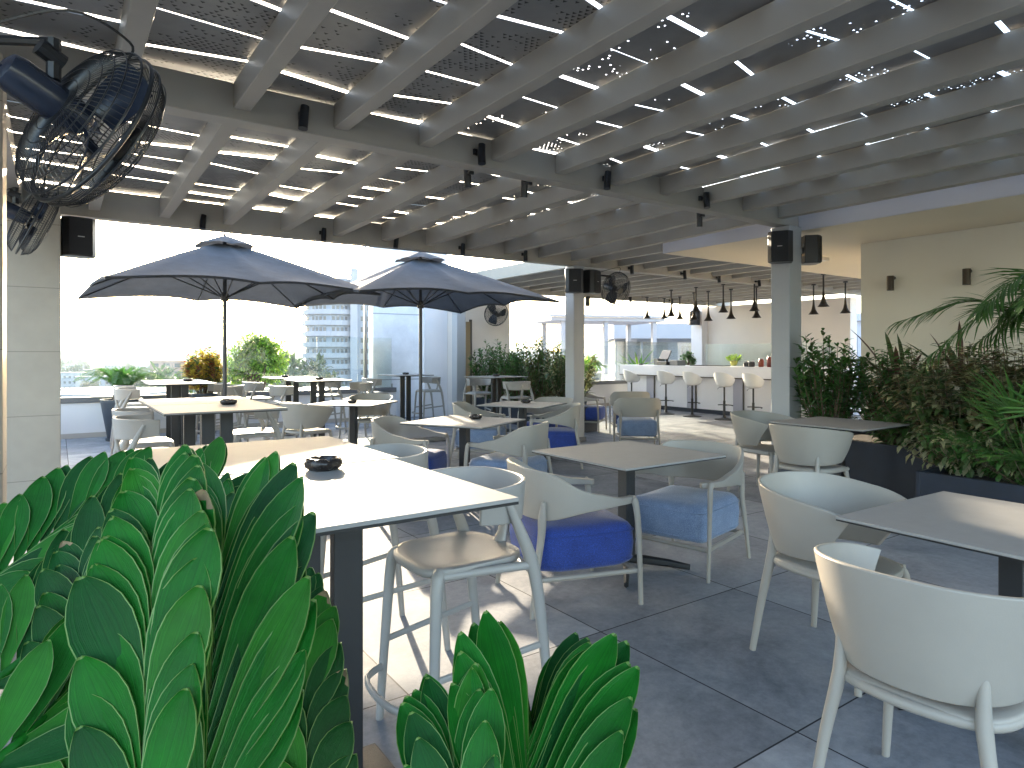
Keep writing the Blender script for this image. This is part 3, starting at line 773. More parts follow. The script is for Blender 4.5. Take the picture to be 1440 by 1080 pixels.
place(LTAB, 2.95, .94, D_(-2), 'nearest square low table with a streak of sun on its top by the tub chairs')
place(LTAB, 6.0, 3.28, 0, 'square low table against the navy planters by the near column')
place(HTAB, .65, 1.90, 0, 'nearest high table, brightly sunlit, with an ashtray at its far edge')
place(HTAB, .68, 2.74, 0, 'high table pushed behind the nearest sunlit high table')
place(HTAB, 1.0, 5.36, 0, 'high table with an ashtray by the first umbrella pole, front one of its pair')
place(HTAB, 1.0, 6.20, 0, 'high table pushed behind the ashtray table by the first umbrella pole')
place(HTAB, 1.42, 10.22, 0, 'high table beside the round slate pot under the first umbrella')
place(HTAB, 1.46, 11.06, 0, 'high table nearest the glass beside the croton shrub')
BT = place(HTAB, 3.35, 10.15, 0, 'sunlit high table in front of the high rise view, near one of its pair')
place(HTAB, 3.35, 11.5, 0, 'sunlit high table closest to the glass in front of the lime tree')
place(HTAB, 5.62, 11.75, 0, 'high table on a black column by the marbled stair tower')
place(HTAB, 6.5, 9.85, D_(8), 'high table in front of the bronze lift door beside the hedge')

# ashtrays
def ashtray():
    t = thing('ashtray', '', 'ashtray', (0,0,0), 0, 'ashtrays on the tables')
    prof = [(.046, 0), (.062, .012), (.066, .026), (.058, .040), (.048, .042), (.044, .036), (.038, .016), (.001, .014)]
    seg = 32; mb = MB(); vs = []
    for j, (r_, z) in enumerate(prof):
        for k in range(seg):
            a = 2*pi*k/seg; zz = z
            if 3 <= j <= 5 and (k % 8) in (0,): zz -= .006
            rr = r_*(1 + (.04*cos(8*a) if j < 4 else 0))
            vs.append((rr*cos(a), rr*sin(a), zz))
    fs = [(i*seg+k, i*seg+(k+1) % seg, (i+1)*seg+(k+1) % seg, (i+1)*seg+k) for i in range(len(prof)-1) for k in range(seg)]
    fs += [tuple(range(seg-1, -1, -1))]
    mb.add(vs, fs); mb.build('bowl', mat('black_ashtray', (.025,.02,.018), .25, var=.5, vscale=30), t, smooth=True, angle=50)
    return t
ASH = ashtray()
def ash(x, y, z, lab):
    if 'ash' not in first: first.add('ash'); o = ASH; o.location = (x, y, z); o['label'] = lab
    else: o = dup(ASH, (x, y, z), x*9 % 3, lab)
    return o
ash(.76, 2.24, .98, 'black glass ashtray at the far edge of the nearest sunlit high table')
ash(1.12, 5.56, .98, 'black ashtray on the high table by the first umbrella pole')
ash(1.58, 10.62, .98, 'black ashtray on the high table beside the croton shrub')
ash(3.36, 10.1, .98, 'small ashtray glowing in backlight on the sunlit high table by the high rise')
ash(3.2, 11.4, .98, 'small ashtray on the high table closest to the lime tree')
ash(3.40, 5.52, .74, 'black ashtray on the half sunlit low table beside the umbrella base')
ash(5.05, 6.95, .74, 'black ashtray on the low table in front of the oleander hedge')
ash(3.18, 8.25, .74, 'pale backlit ashtray on the low table between cream tub chairs')
ash(5.60, 11.7, .98, 'black ashtray on the high table by the marbled stair tower')
ash(6.5, 9.85, .98, 'black ashtray on the high table in front of the lift door')
ash(12.3, 11.9, 1.1, 'black ashtray on the far end of the white bar')

# ------------------------------------------------------------------ chairs (local +x is forward)
def sgnpow(v, e): return math.copysign(abs(v)**e, v)
def tub_chair():
    t = thing('tub_chair', '', 'chair', (0,0,0), 0, 'cream plastic tub chairs')
    nu, nv = 45, 9; P = []
    for i in range(nu):
        u = 2*i/(nu-1)-1; row = []
        for j in range(nv):
            v = j/(nv-1)
            phi = radians(u*(104+26*v)); e = .86
            sc = .76 + .24*v**.85
            a, b = .315*sc, .305*sc
            x = -a*sgnpow(cos(phi), e) + .0; y = b*sgnpow(sin(phi), e)
            zt = .795 - .085*abs(u)**2.2; zb = .475 + .02*abs(u)**2
            row.append((x, y, zb + (zt-zb)*v))
        P.append(row)
    MB().sheet(P, lambda i, j: .017 if j < 8 else .013).build('shell', PLASTIC, t, smooth=True, bevel=.004, angle=60)
    # seat pan
    mb = MB(); n = 40; rings = [(.0, .448), (.5, .447), (.85, .452), (.97, .452), (1.0, .443), (.99, .425), (.9, .418), (.0, .418)]
    vs = []
    for f, z in rings:
        for k in range(n):
            a = 2*pi*k/n; rx = .235*sgnpow(cos(a), .62); ry = .235*sgnpow(sin(a), .62)
            zz = z - (.012*max(0, cos(a)) if f > .8 else 0)
            vs.append((rx*f+.005, ry*f, zz))
    mb.add(vs, [(i*n+(k+1) % n, i*n+k, (i+1)*n+k, (i+1)*n+(k+1) % n) for i in range(len(rings)-1) for k in range(n)])
    mb.build('seat', PLASTIC, t, smooth=True, angle=60)
    for sx in (-1, 1):
        for sy in (-1, 1):
            if sx < 0: pts = [(-.262, sy*.242, 0), (-.232, sy*.212, .25), (-.208, sy*.184, .42), (-.201, sy*.180, .50), (-.199, sy*.182, .56)]; rad = [.0145, .019, .023, .019, .012]
            else: pts = [(.235, sy*.235, 0), (.218, sy*.215, .25), (.200, sy*.195, .40), (.188, sy*.182, .430)]; rad = [.0145, .019, .022, .018]
            MB().tube(bez(pts, 4), sum([[rad[q]+(rad[q+1]-rad[q])*k/4 for k in range(4)] for q in range(len(pts)-1)], []) + [rad[-1]], 12, flat=.85).build('leg', PLASTIC, t, smooth=True, angle=60)
    # rail under the shell between rear legs
    pts = [(.19, -.215, .425), (-.05, -.225, .428), (-.185, -.172, .43), (-.232, 0, .432), (-.185, .172, .43), (-.05, .225, .428), (.19, .215, .425)]
    MB().tube(bez(pts, 6), .0165, 10).build('seat_rail', PLASTIC, t, smooth=True, angle=60)
    return t
def armchair():
    t = thing('lounge_armchair', '', 'armchair', (0,0,0), 0, 'cushioned lounge armchairs')
    nu, nv = 57, 7; P = []; F = []
    for i in range(nu):
        u = 2*i/(nu-1)-1; w_ = abs(u); s_ = smooth01(.30, .80, w_); row = []
        phi = radians(u*138)
        top = .768 - .03*w_ - .145*s_; bot = .495 + .065*s_
        for j in range(nv):
            v = j/(nv-1); e = .70; sc = .95 + .05*v*(1-s_)
            x = -.345*sc*sgnpow(cos(phi), e) + .02; y = .335*sc*sgnpow(sin(phi), e)
            z = bot + (top-bot)*v
            row.append((x, y, z))
        P.append(row); F.append(s_)
    MB().sheet(P, lambda i, j: .017 + .026*F[i]).build('back_band', PLASTIC, t, smooth=True, bevel=.006, angle=60)
    for sy in (-1, 1):
        pf = [(.305, sy*.30, 0), (.296, sy*.302, .25), (.286, sy*.302, .45), (.272, sy*.298, .56), (.255, sy*.296, .585)]
        MB().tube(bez(pf, 4), [.0135+.0085*k/16 for k in range(17)], 12, flat=.8).build('front_leg', PLASTIC, t, smooth=True, angle=60)
        pr = [(-.335, sy*.285, 0), (-.300, sy*.272, .25), (-.272, sy*.262, .42), (-.268, sy*.264, .52), (-.262, sy*.272, .60)]
        MB().tube(bez(pr, 4), [.0135+.011*min(1, k/11)-(.012*(k-11)/5 if k > 11 else 0) for k in range(17)], 12, flat=.85).build('rear_leg', PLASTIC, t, smooth=True, angle=60)
    fr = MB(); pts = [(.285, -.285, .185), (-.27, -.262, .185), (-.27, .262, .185), (.285, .285, .185)]
    for a, b in zip(pts, pts[1:]+pts[:1]): fr.tube([a, b], .015, 8)
    fr.build('seat_frame', PLASTIC, t, smooth=True)
    # plump box cushion
    mb = MB(); n = 48; prof = [(0, .215), (.80, .212), (.94, .218), (.985, .235), (1.0, .27), (1.015, .33), (1.0, .385), (.975, .418), (.93, .436), (.75, .449), (.4, .456), (0, .458)]
    vs = []
    for f, z in prof:
        for k in range(n):
            a = 2*pi*k/n; e = .30
            vs.append((.300*f*sgnpow(cos(a), e)+.012, .268*f*sgnpow(sin(a), e)*(1+.0), z + .004*sin(5*a)*(f > .9)))
    mb.add(vs, [(i*n+k, i*n+(k+1) % n, (i+1)*n+(k+1) % n, (i+1)*n+k) for i in range(len(prof)-1) for k in range(n)])
    c = mb.build('cushion', ROYAL, t, smooth=True, angle=70)
    pp = MB()
    for f, z in ((1.006, .40), (.992, .245)):
        pp.tube([(.300*f*sgnpow(cos(2*pi*k/n), .30)+.012, .268*f*sgnpow(sin(2*pi*k/n), .30), z) for k in range(n+1)], .0045, 5, cap=False)
    pp.build('piping', ROYAL, c, smooth=True)
    return t
def counter_stool():
    t = thing('counter_stool', '', 'stool', (0,0,0), 0, 'counter stools with low curved backs')
    SZ = .66
    # saddle seat
    mb = MB(); n = 44; rings = [(0., -.010), (.4, -.010), (.75, -.004), (.93, .004), (.99, .0), (1.0, -.010), (.97, -.026), (.85, -.034), (0, -.034)]; vs = []
    for f, dz in rings:
        for k in range(n):
            a = 2*pi*k/n
            vs.append((.205*f*sgnpow(cos(a), .55)+.01, .205*f*sgnpow(sin(a), .55), SZ+dz - (.016*max(0, cos(a))**2*f*f)))
    mb.add(vs, [(i*n+(k+1) % n, i*n+k, (i+1)*n+k, (i+1)*n+(k+1) % n) for i in range(len(rings)-1) for k in range(n)])
    mb.build('seat', PLASTICB, t, smooth=True, angle=60)
    # back band
    nu, nv = 41, 6; P = []
    for i in range(nu):
        u = 2*i/(nu-1)-1; phi = radians(u*98); row = []
        for j in range(nv):
            v = j/(nv-1); sc = .94+.06*v
            zt = .925 - .012*u*u; zb = .775 + .02*abs(u)**3
            row.append((-.225*sc*sgnpow(cos(phi), .8), .232*sc*sgnpow(sin(phi), .8), zb+(zt-zb)*v))
        P.append(row)
    MB().sheet(P, .015).build('backrest', PLASTICB, t, smooth=True, bevel=.005, angle=60)
    MB().tube(bez([(-.17, 0, SZ-.02), (-.195, 0, SZ+.03), (-.214, 0, .80), (-.218, 0, .86)], 4), [.03]*4+[.024]*8+[.014], 12, flat=.55, up=(0,1,0)).build('back_stem', PLASTICB, t, smooth=True, angle=60)
    for sy in (-1, 1):
        pf = [(.222, sy*.212, 0), (.205, sy*.196, .33), (.188, sy*.180, .60), (.165, sy*.162, .638)]
        MB().tube(bez(pf, 4), [.015+.010*k/12 for k in range(13)], 10, flat=.9).build('front_leg', PLASTICB, t, smooth=True, angle=60)
        pr = [(-.250, sy*.245, 0), (-.215, sy*.240, .33), (-.175, sy*.236, .60), (-.105, sy*.232, .78), (-.055, sy*.231, .88)]
        MB().tube(bez(pr, 4), [.015+.010*min(1, k/9)-(.013*(k-9)/7 if k > 9 else 0) for k in range(17)], 10, flat=.9).build('rear_leg', PLASTICB, t, smooth=True, angle=60)
        MB().tube(bez([(.16, sy*.175, .632), (0, sy*.215, .636), (-.165, sy*.234, .63)], 5), .016, 8).build('seat_arm', PLASTICB, t, smooth=True, angle=60)
        MB().tube([(.208, sy*.2, .30), (-.212, sy*.238, .34)], .013, 8, flat=.7).build('side_rail', PLASTICB, t, smooth=True)
    MB().tube(bez([(.212, -.202, .205), (.30, -.14, .205), (.325, 0, .205), (.30, .14, .205), (.212, .202, .205)], 6), .0145, 10, flat=.7).build('footrest', PLASTICB, t, smooth=True)
    return t
TUB = tub_chair(); ARM = armchair(); STO = counter_stool()
def face(dx, dy): return atan2(dy, dx)
place(TUB, 2.90, 1.60, D_(-92), 'cream tub chair drawn up to the back side of the nearest low table')
place(TUB, 2.12, .87, D_(3), 'largest cream tub chair, in the foreground, its back turned, at the nearest low table')
place(TUB, 5.80, 3.92, D_(-91), 'cream tub chair beside the base of the near column at the planter table')
place(TUB, 5.22, 3.1, D_(0), 'cream tub chair seen from behind in front of the navy planters')
place(TUB, 2.55, 8.12, face(1, .3), 'sunlit cream tub chair with its back turned, beside the tables of the first parasol')
place(TUB, 3.72, 8.92, face(-.45, -.9), 'sunlit cream tub chair facing the viewer behind a low table before the second umbrella pole')
LB = {ROYAL: LIGHTB}
place(ARM, 2.43, 2.93, face(.96, -.26), 'armchair with a royal blue cushion in the middle of the foreground behind the sunlit stool')
dup(ARM, (3.46, 2.93, 0), face(-.97, -.22), 'armchair with a pale blue cushion across the low table from the royal blue one', swap=LB)
dup(ARM, (3.38, 4.90, 0), face(-.50, .86), 'armchair whose pale blue cushion carries a bright sun patch, behind the royal blue one', swap=LB)
place(ARM, 2.78, 5.72, face(.66, -.75), 'armchair with a blue cushion in front of the concrete umbrella base, back curving round')
dup(ARM, (4.42, 7.08, 0), face(.75, -.66), 'armchair with a pale blue cushion behind the half sunlit low table', swap=LB)
place(ARM, 5.08, 6.40, face(-.80, .60), 'armchair with a bright royal blue cushion in front of the second column, seen from behind')
place(ARM, 5.62, 7.22, face(-.92, -.38), 'armchair with a dark blue cushion facing the viewer at the hedge side table')
dup(ARM, (6.92, 6.78, 0), face(.62, .78), 'armchair with a pale blue cushion seen squarely from behind right of the second column', swap=LB)
place(ARM, 7.97, 7.98, face(.62, .78), 'armchair with a royal blue cushion seen from behind, next towards the bar')
place(ARM, 7.85, 8.95, face(.55, -.8), 'armchair half hidden behind the second column by the areca palm')
# counter stools
place(STO, 1.225, 2.11, D_(180), 'nearest counter stool standing in full sun at the nearest high table')
for x, y, a, lab in (
    (1.25, 2.93, 180, 'counter stool behind the nearest one, only its curved back rising over the white table'),
    (.56, 5.50, 0, 'counter stool on the pillar side of the first ashtray table, front one of two'),
    (.60, 6.26, 0, 'counter stool on the pillar side of the first ashtray table, rear one of two'),
    (1.52, 6.45, 180, 'counter stool with sunlit seat across the first ashtray table from the pillar'),
    (.86, 10.15, 0, 'counter stool just in front of the round slate pot'),
    (.90, 11.05, 0, 'counter stool close behind the one in front of the slate pot'),
    (2.05, 10.3, 180, 'counter stool between the first umbrella pole and the croton table'),
    (2.02, 11.1, 180, 'counter stool nearest the croton pot'),
    (2.78, 9.85, 0, 'backlit counter stool on the near side of the high rise view tables'),
    (2.75, 11.4, 0, 'backlit counter stool in front of the lime tree'),
    (4.02, 10.2, 180, 'counter stool with its back to the second umbrella pole'),
    (3.98, 11.5, 180, 'counter stool by the glass below the high rise'),
    (4.98, 11.75, 0, 'counter stool in front of the metal post facing the tower table'),
    (6.18, 11.85, 180, 'counter stool against the lilac wall of the stair tower'),
    (6.58, 10.55, -95, 'counter stool in front of the lift door facing the viewer'),
    (6.42, 9.12, 85, 'counter stool in front of the hedge seen from behind')):
    place(STO, x, y, D_(a), lab)

# gas lift stools at the bar
def bar_stool():
    t = thing('bar_stool', '', 'bar stool', (0,0,0), 0, 'white shell stools along the bar')
    MB().lathe([(.20, 0), (.20, .012), (.10, .03), (.035, .05), (.026, .09)], 28).build('base', IRON, t, smooth=True)
    MB().lathe([(.026, .085), (.026, .40), (.018, .401), (.018, .70)], 14).build('pedestal', IRON, t, smooth=True)
    MB().tube([(.0, 0, .30), (.13, 0, .30)], .01, 6).tube([(.17*cos(a), .17*sin(a), .30) for a in [radians(-80+160*k/16) for k in range(17)]], .011, 6).build('footrest', IRON, t, smooth=True)
    MB().tube([(.03, .0, .69), (.05, .16, .67), (.055, .2, .63)], .005, 5).build('lift_lever', IRON, t)
    nu, nv = 33, 9; P = []
    for i in range(nu):
        u = 2*i/(nu-1)-1; phi = radians(u*180); row = []
        hb_ = .25*max(0, cos(phi*.5))**1.6 + .055
        for j in range(nv):
            v = j/(nv-1); rr = .205*(v**.5); z = .70 + hb_*v**2.6
            row.append((-rr*cos(phi)*.98, rr*sin(phi)*1.02, z))
        P.append(row)
    MB().sheet(P, .02).build('shell', WSHELL, t, smooth=True, angle=70)
    return t
BST = bar_stool()
for k, (y, a) in enumerate(((11.49, -20), (10.39, 8), (9.63, -6), (8.78, 5), (8.08, -4), (7.25, 12))):
    lab = ('white shell bar stool at the far palm end of the bar', 'white shell bar stool in front of the till', 'white shell bar stool between the till and the herb pot',
           'white shell bar stool before the second grey pilaster from the near column', 'white shell bar stool just clear of the near column', 'white shell bar stool hidden behind the near column')[k]
    place(BST, 11.55, y, D_(a), lab)

# ------------------------------------------------------------------ umbrellas
def umbrella():
    t = thing('parasol', '', 'umbrella', (0,0,0), 0, 'slate blue parasols')
    ZR, ZT, S = 2.20, 2.95, 1.60
    ang = [k*pi/4 for k in range(8)]
    def rim(a):
        return S/max(abs(cos(a)), abs(sin(a)))
    def pt(a, f, fr):
        """fr 0..1 across a panel between two ribs"""
        R_ = rim(a); sag = 4*fr*(1-fr)
        r_ = R_*f*(1-.035*sag*f)
        corner = (R_/S-1)/.414
        z = ZT - (ZT-ZR-.05+.05*corner)*(f**1.08) - .035*sag*sin(pi*f)*1.0 + .05*sag*f**6
        return (r_*cos(a), r_*sin(a), z)
    nr, nt_ = 14, 8; vs = []; n = 8*nt_
    for i in range(nr+1):
        f = .075 + .925*i/nr
        for k in range(n):
            a = 2*pi*k/n; vs.append(pt(a, f, (k % nt_)/nt_))
    mb = MB(); mb.add(vs, [(i*n+k, (i+1)*n+k, (i+1)*n+(k+1) % n, i*n+(k+1) % n) for i in range(nr) for k in range(n)])
    # small hem
    hem = [pt(2*pi*k/n, 1, (k % nt_)/nt_) for k in range(n)]; hv = hem + [(x*.998, y*.998, z-.03) for x, y, z in hem]
    mb.add(hv, [(k, n+k, n+(k+1) % n, (k+1) % n) for k in range(n)])
    mb.build('canopy', CANOPY, t, smooth=True, angle=80)
    vt = MB(); vs = []
    for i, (r_, z) in enumerate(((.36, ZT-.075), (.30, ZT-.03), (.16, ZT+.03), (.05, ZT+.075), (.012, ZT+.08))):
        for k in range(n):
            a = 2*pi*k/n; rr = r_*(1/max(abs(cos(a)), abs(sin(a))))**.6; sag = 4*((k % nt_)/nt_)*(1-(k % nt_)/nt_)
            vs.append((rr*cos(a), rr*sin(a), z + (.025*sag if i == 0 else 0)))
    vt.add(vs, [(i*n+k, (i+1)*n+k, (i+1)*n+(k+1) % n, i*n+(k+1) % n) for i in range(4) for k in range(n)]); vt.build('vent_cap', CANOPY, t, smooth=True, angle=80)
    MB().lathe([(.012, ZT+.06), (.02, ZT+.09), (.012, ZT+.12), (.002, ZT+.14)], 10).build('finial', BLACKP, t, smooth=True)
    MB().lathe([(.027, .02), (.027, 2.1), (.025, ZT)], 16).build('pole', mat('parasol_pole', (.05,.055,.065), .35, metal=.5), t, smooth=True)
    MB().lathe([(.05, 2.12), (.055, 2.14), (.055, 2.22), (.035, 2.24)], 14).build('runner', BLACKP, t, smooth=True)
    for k in range(8):
        a = ang[k]; R_ = rim(a)
        pts = [(.03*cos(a), .03*sin(a), ZT-.05)] + [tuple(Vector(pt(a, f, 0)) - Vector((0,0,.022))) for f in (.2, .45, .7, .985)]
        MB().tube(pts, .011, 6).build('rib', BLACKP, t, smooth=True)
        m = Vector(pt(a, .48, 0)) - Vector((0,0,.03))
        MB().tube([(.05*cos(a), .05*sin(a), 2.18), tuple(m)], .009, 6).build('strut', BLACKP, t, smooth=True)
    MB().box((-.33, -.33, 0), (.33, .33, .08)).build('base_slab', mat('base_concrete', (.30,.29,.28), .8, var=.1, vscale=20), t, bevel=.01)
    MB().lathe([(.11, .081), (.11, .092), (.045, .094), (.04, .30)], 16).build('base_tube', STEEL, t, smooth=True)
    return t
UM = umbrella()
UM.location = (1.93, 9.82, 0); UM.rotation_euler = (0,0,D_(3)); UM['label'] = 'slate blue square parasol nearer the stone pillar, above the croton tables'
dup(UM, (4.83, 9.54, 0), D_(-2), 'slate blue square parasol in front of the marbled stair tower')

# ------------------------------------------------------------------ fans
def fan(label, loc, axis, roll, R, arm, grp='black wall fans'):
    t = thing('wall_fan', label, 'fan', loc, 0, grp)
    ax = Vector(axis).normalized(); q = ax.to_track_quat('Z', 'Y').to_matrix().to_4x4()   # local +z = blowing direction
    def put(o): o.matrix_local = q; return o
    mb = MB(); wr = .0026*R/.3
    nr = 84
    for side in (-1, 1):
        for k in range(nr):
            a = 2*pi*k/nr; pts = []
            for j in range(7):
                f = .16+.84*j/6; aa = a + side*.12*(1-f)
                z = side*(.035 + .085*sqrt(max(0, 1-f**3.2)))*R/.3
                pts.append((R*f*cos(aa), R*f*sin(aa), z))
            mb.tube(pts, wr*.62, 4, cap=False)
        for f in (.16, .34, .52, .68, .82, .93, 1.0):
            z = side*(.035 + .085*sqrt(max(0, 1-f**3.2)))*R/.3; s_ = 40
            mb.tube([(R*f*cos(2*pi*k/s_), R*f*sin(2*pi*k/s_), z) for k in range(s_+1)], wr*(1.6 if f == 1 else .9), 5, cap=False)
    s_ = 40; mb.tube([(R*1.01*cos(2*pi*k/s_), R*1.01*sin(2*pi*k/s_), 0) for k in range(s_+1)], .008*R/.3, 6, cap=False)
    put(mb.build('cage', BLACKP, t, smooth=True))
    cap = MB(); cap.lathe([(.001, .124*R/.3), (.17*R, .122*R/.3), (.17*R, .114*R/.3)], 20, cap=False); put(cap.build('cage_badge', BLACKP, t))
    for b in range(3):
        P = []
        for i in range(7):
            f = .15+.73*i/6; row = []
            for j in range(6):
                g_ = j/5-.5; a = b*2*pi/3 + g_*(1.15*sin(pi*(.25+.6*f)))+.25*f
                row.append((R*f*cos(a), R*f*sin(a), g_*.10*(1.1-f*.5)*R/.3))
            P.append(row)
        put(MB().sheet(P, .004).build('blade', FANBLUE, t, smooth=True))
    s = R/.3
    mo = MB(); mo.lathe([(.03*s, -.01*s), (.058*s, -.03*s), (.064*s, -.10*s), (.064*s, -.25*s), (.055*s, -.285*s), (.03*s, -.295*s), (.001, -.296*s)], 22, cap=False); put(mo.build('motor', FANBLUE, t, smooth=True))
    # yoke and wall arm
    back = ax*(-.13*s)
    top = back + Vector((0, 0, .21*s))
    br = MB(); br.tube([back + Vector((0,0,.075*s)), top], .022*s, 8).tube([top + Vector((0,0,-.06*s)) + ax*.03*s, top + Vector((0,0,-.06*s)) - ax*.05*s], .03*s, 10)
    br.build('bracket', BLACKP, t, smooth=True)
    a1 = Vector(arm); am = MB(); am.tube([top + Vector((0,0,-.01)), a1], .017*s, 8).tube([a1 - (a1-top).normalized()*.02, a1 + (a1-top).normalized()*.004], .07*s, 12); am.build('arm', BLACKP, t, smooth=True)
    cb = MB(); mid = (top+a1)/2
    rim_ = Vector((0,0,1)) - ax*ax.z; rim_.normalize()
    cb.tube(bez([a1, mid + Vector((0,0,.03*s)), top + Vector((0,0,.14*s)) + ax*.05*s, rim_*R*1.12 + Vector((0,0,.05*s)), rim_*R*1.01], 6), .005*s, 5)
    cb.tube(bez([a1 + (top-a1)*.15, a1 + (top-a1)*.2 + Vector((0,0,-.10*s)), back - ax*.17*s], 6), .006*s, 5)
    cb.build('cable', BLACKP, t, smooth=True)
    return t
c1 = at(128, 2.42); 
fan('big black wall fan in front of the pergola beam, seen from its motor side', (c1.x, c1.y, 2.215), (.86, .40, -.42), 0, .315, (-.495-c1.x, 3.22-c1.y, 2.53-2.215))
fan('black wall fan mostly hidden behind the edge pillar', (-.165, 7.0, 2.53), (.92, .1, -.38), 0, .31, (-.45, .545, .22))
c3 = at(866, 10.6)
fan('black wall fan hung beside the second column loudspeakers', (c3.x, c3.y, 2.43), (.0, -.95, -.3), 0, .275, (6.90-c3.x, 8.0-c3.y, .25))
c4 = at(686, 14.2)
fan('black wall fan on the stair tower peeping under the umbrella edge', (7.95, 12.05, 2.27), (-.15, -.93, -.32), 0, .27, (.15, .495, .2))

# ------------------------------------------------------------------ loudspeakers, spot lamps, wall lamps, pendants
def speaker(label, loc, rz, s=1.0, knob=None):
    t = thing('loudspeaker', label, 'loudspeaker', loc, rz, 'black loudspeakers')
    prof = [(-.13, -.11), (.13, -.11), (.155, .06), (.10, .125), (-.10, .125), (-.155, .06)]   # plan, front +y
    vs = [(x*s, y*s, z*s) for z in (-.20, .20) for x, y in prof]
    MB().add(vs, [tuple(range(5, -1, -1)), tuple(range(6, 12))] + [(k, (k+1) % 6, 6+(k+1) % 6, 6+k) for k in range(6)]).build('cabinet', BLACKP, t, bevel=.008)
    g_ = MB(); g_.box((-.105*s, .1255*s, -.185*s), (.105*s, .137*s, .185*s)); g = g_.build('grille', mat('speaker_grille', (.02,.021,.024), .7, bump=.8, bscale=700), t, bevel=.004)
    MB().box((-.03*s, .1375*s, -.006*s), (.03*s, .1395*s, .004*s)).build('badge', STEEL, g)
    MB().box((-.03*s, -.17*s, -.05*s), (.03*s, -.111*s, .05*s)).build('bracket', STEEL, t)
    return t
CA = -radians(34.8)
p = at(103, 9.2); speaker('square dark loudspeaker hung under the beam beside the stone pillar', (.17, 7.78, 2.53), pi+.2, .95)
speaker('black loudspeaker on the umbrella side of the second column', (6.62, 8.0-.16, 2.52), D_(150), .92)
speaker('black loudspeaker on the bar side of the second column with a pale edge', (7.0, 7.86, 2.53), D_(200), .92)
speaker('large black loudspeaker on the front of the near column under the beam', (6.68, 4.32, 2.58), D_(118), .86)
speaker('narrow black loudspeaker on the far side of the near column', (7.14, 4.25, 2.58), D_(230), .80)
speaker('small black loudspeaker on the peach pier behind the pendants', (14.2, 6.9, 2.5), D_(110), 1.0)
speaker('small black loudspeaker high on the bar wall pier', (15.1, 12.5, 2.42), D_(120), 1.0)
t = MB().cbox((6.93, 7.86, 2.22), (.06, .05, .16)).build('control_box', BLACKP, bevel=.006); tag(t, 'small control box with cable on the second column under the loudspeakers', 'control box')

def spot():
    t = thing('spot_lamp', '', 'spot lamp', (0,0,0), 0, 'black spot lamps on the beams')
    MB().box((-.022, -.0, -.022), (.022, .02, .022)).tube([(0, -.0, 0), (0, -.05, -.005)], .013, 8).build('bracket', BLACKP, t)
    MB().tube([(-.0, -.055, .045), (-.01, -.06, -.02), (-.02, -.075, -.11)], [.028, .031, .031], 14).build('head', BLACKP, t, smooth=True, angle=50)
    return t
SP = spot(); nsp = 0
def spots(xs, y, z, flip, where):
    global nsp
    for i, x in enumerate(xs):
        lab = '%s small black spot lamp along the %s' % (('first', 'second', 'third', 'fourth', 'fifth')[i], where)
        a = pi if flip else 0
        if nsp == 0: o = SP; o.location = (x, y, z); o.rotation_euler = (0,0,a); o['label'] = lab
        else: o = dup(SP, (x, y, z), a + .3*sin(i*2.3), lab)
        nsp += 1
spots([1.32, 2.66, 4.0, 5.3], MY-.097, ZB1+.10, False, 'near face of the main beam')
spots([2.72, 3.3, 5.55], MY+.097, ZB1+.0, True, 'far face of the main beam')
spots([1.33, 2.66, 3.65, 4.62, 5.7], BY-.097, ZB2+.09, False, 'near face of the rear beam')
spots([7.9, 9.2, 10.2, 11.4, 12.7], BY-.097, ZB2+.05, False, 'beam in front of the bar')
spots([8.2, 10.3, 12.0, 13.5], FY-.097, ZB2+.04, False, 'far beam of the bar pergola')
for x, y, lab in ((8.495, 3.95, 'small dark cylinder wall lamp on the beige wall nearer the room corner'), (8.495, 3.13, 'small dark cylinder wall lamp on the beige wall beside the palm fronds')):
    t = thing('wall_lamp', lab, 'wall lamp', (x, y, 2.27), 0, 'cylinder wall lamps')
    MB().tube([(-.0, 0, .05), (-.06, 0, .05)], .022, 10).build('bracket', BLACKP, t, smooth=True)
    MB().tube([(-.095, 0, .07), (-.095, 0, -.11)], .04, 16).build('lamp_shade', HORN, t, smooth=True, angle=50)
t = MB().box((-.10, -.12, -.05), (.10, .12, 0)).build('ceiling_light', mat('white_fitting', (.75,.72,.66), .4)); t.location = (9.2, 5.35, 2.799); tag(t, 'small white box light fitting under the canopy edge', 'ceiling light')

def pendant():
    t = thing('pendant_lamp', '', 'pendant lamp', (0,0,0), 0, 'slim horn pendants over the bar')
    MB().tube([(0,0,.2), (0,0,.62)], .016, 8).tube([(0,0,.60), (0,0,.625)], .045, 12).build('rod', BLACKP, t, smooth=True)
    MB().lathe([(.017, .27), (.024, .19), (.042, .10), (.074, .028), (.105, 0), (.098, .0), (.036, .095)], 20, cap=False).build('horn_shade', HORN, t, smooth=True, angle=60)
    return t
PE = pendant()
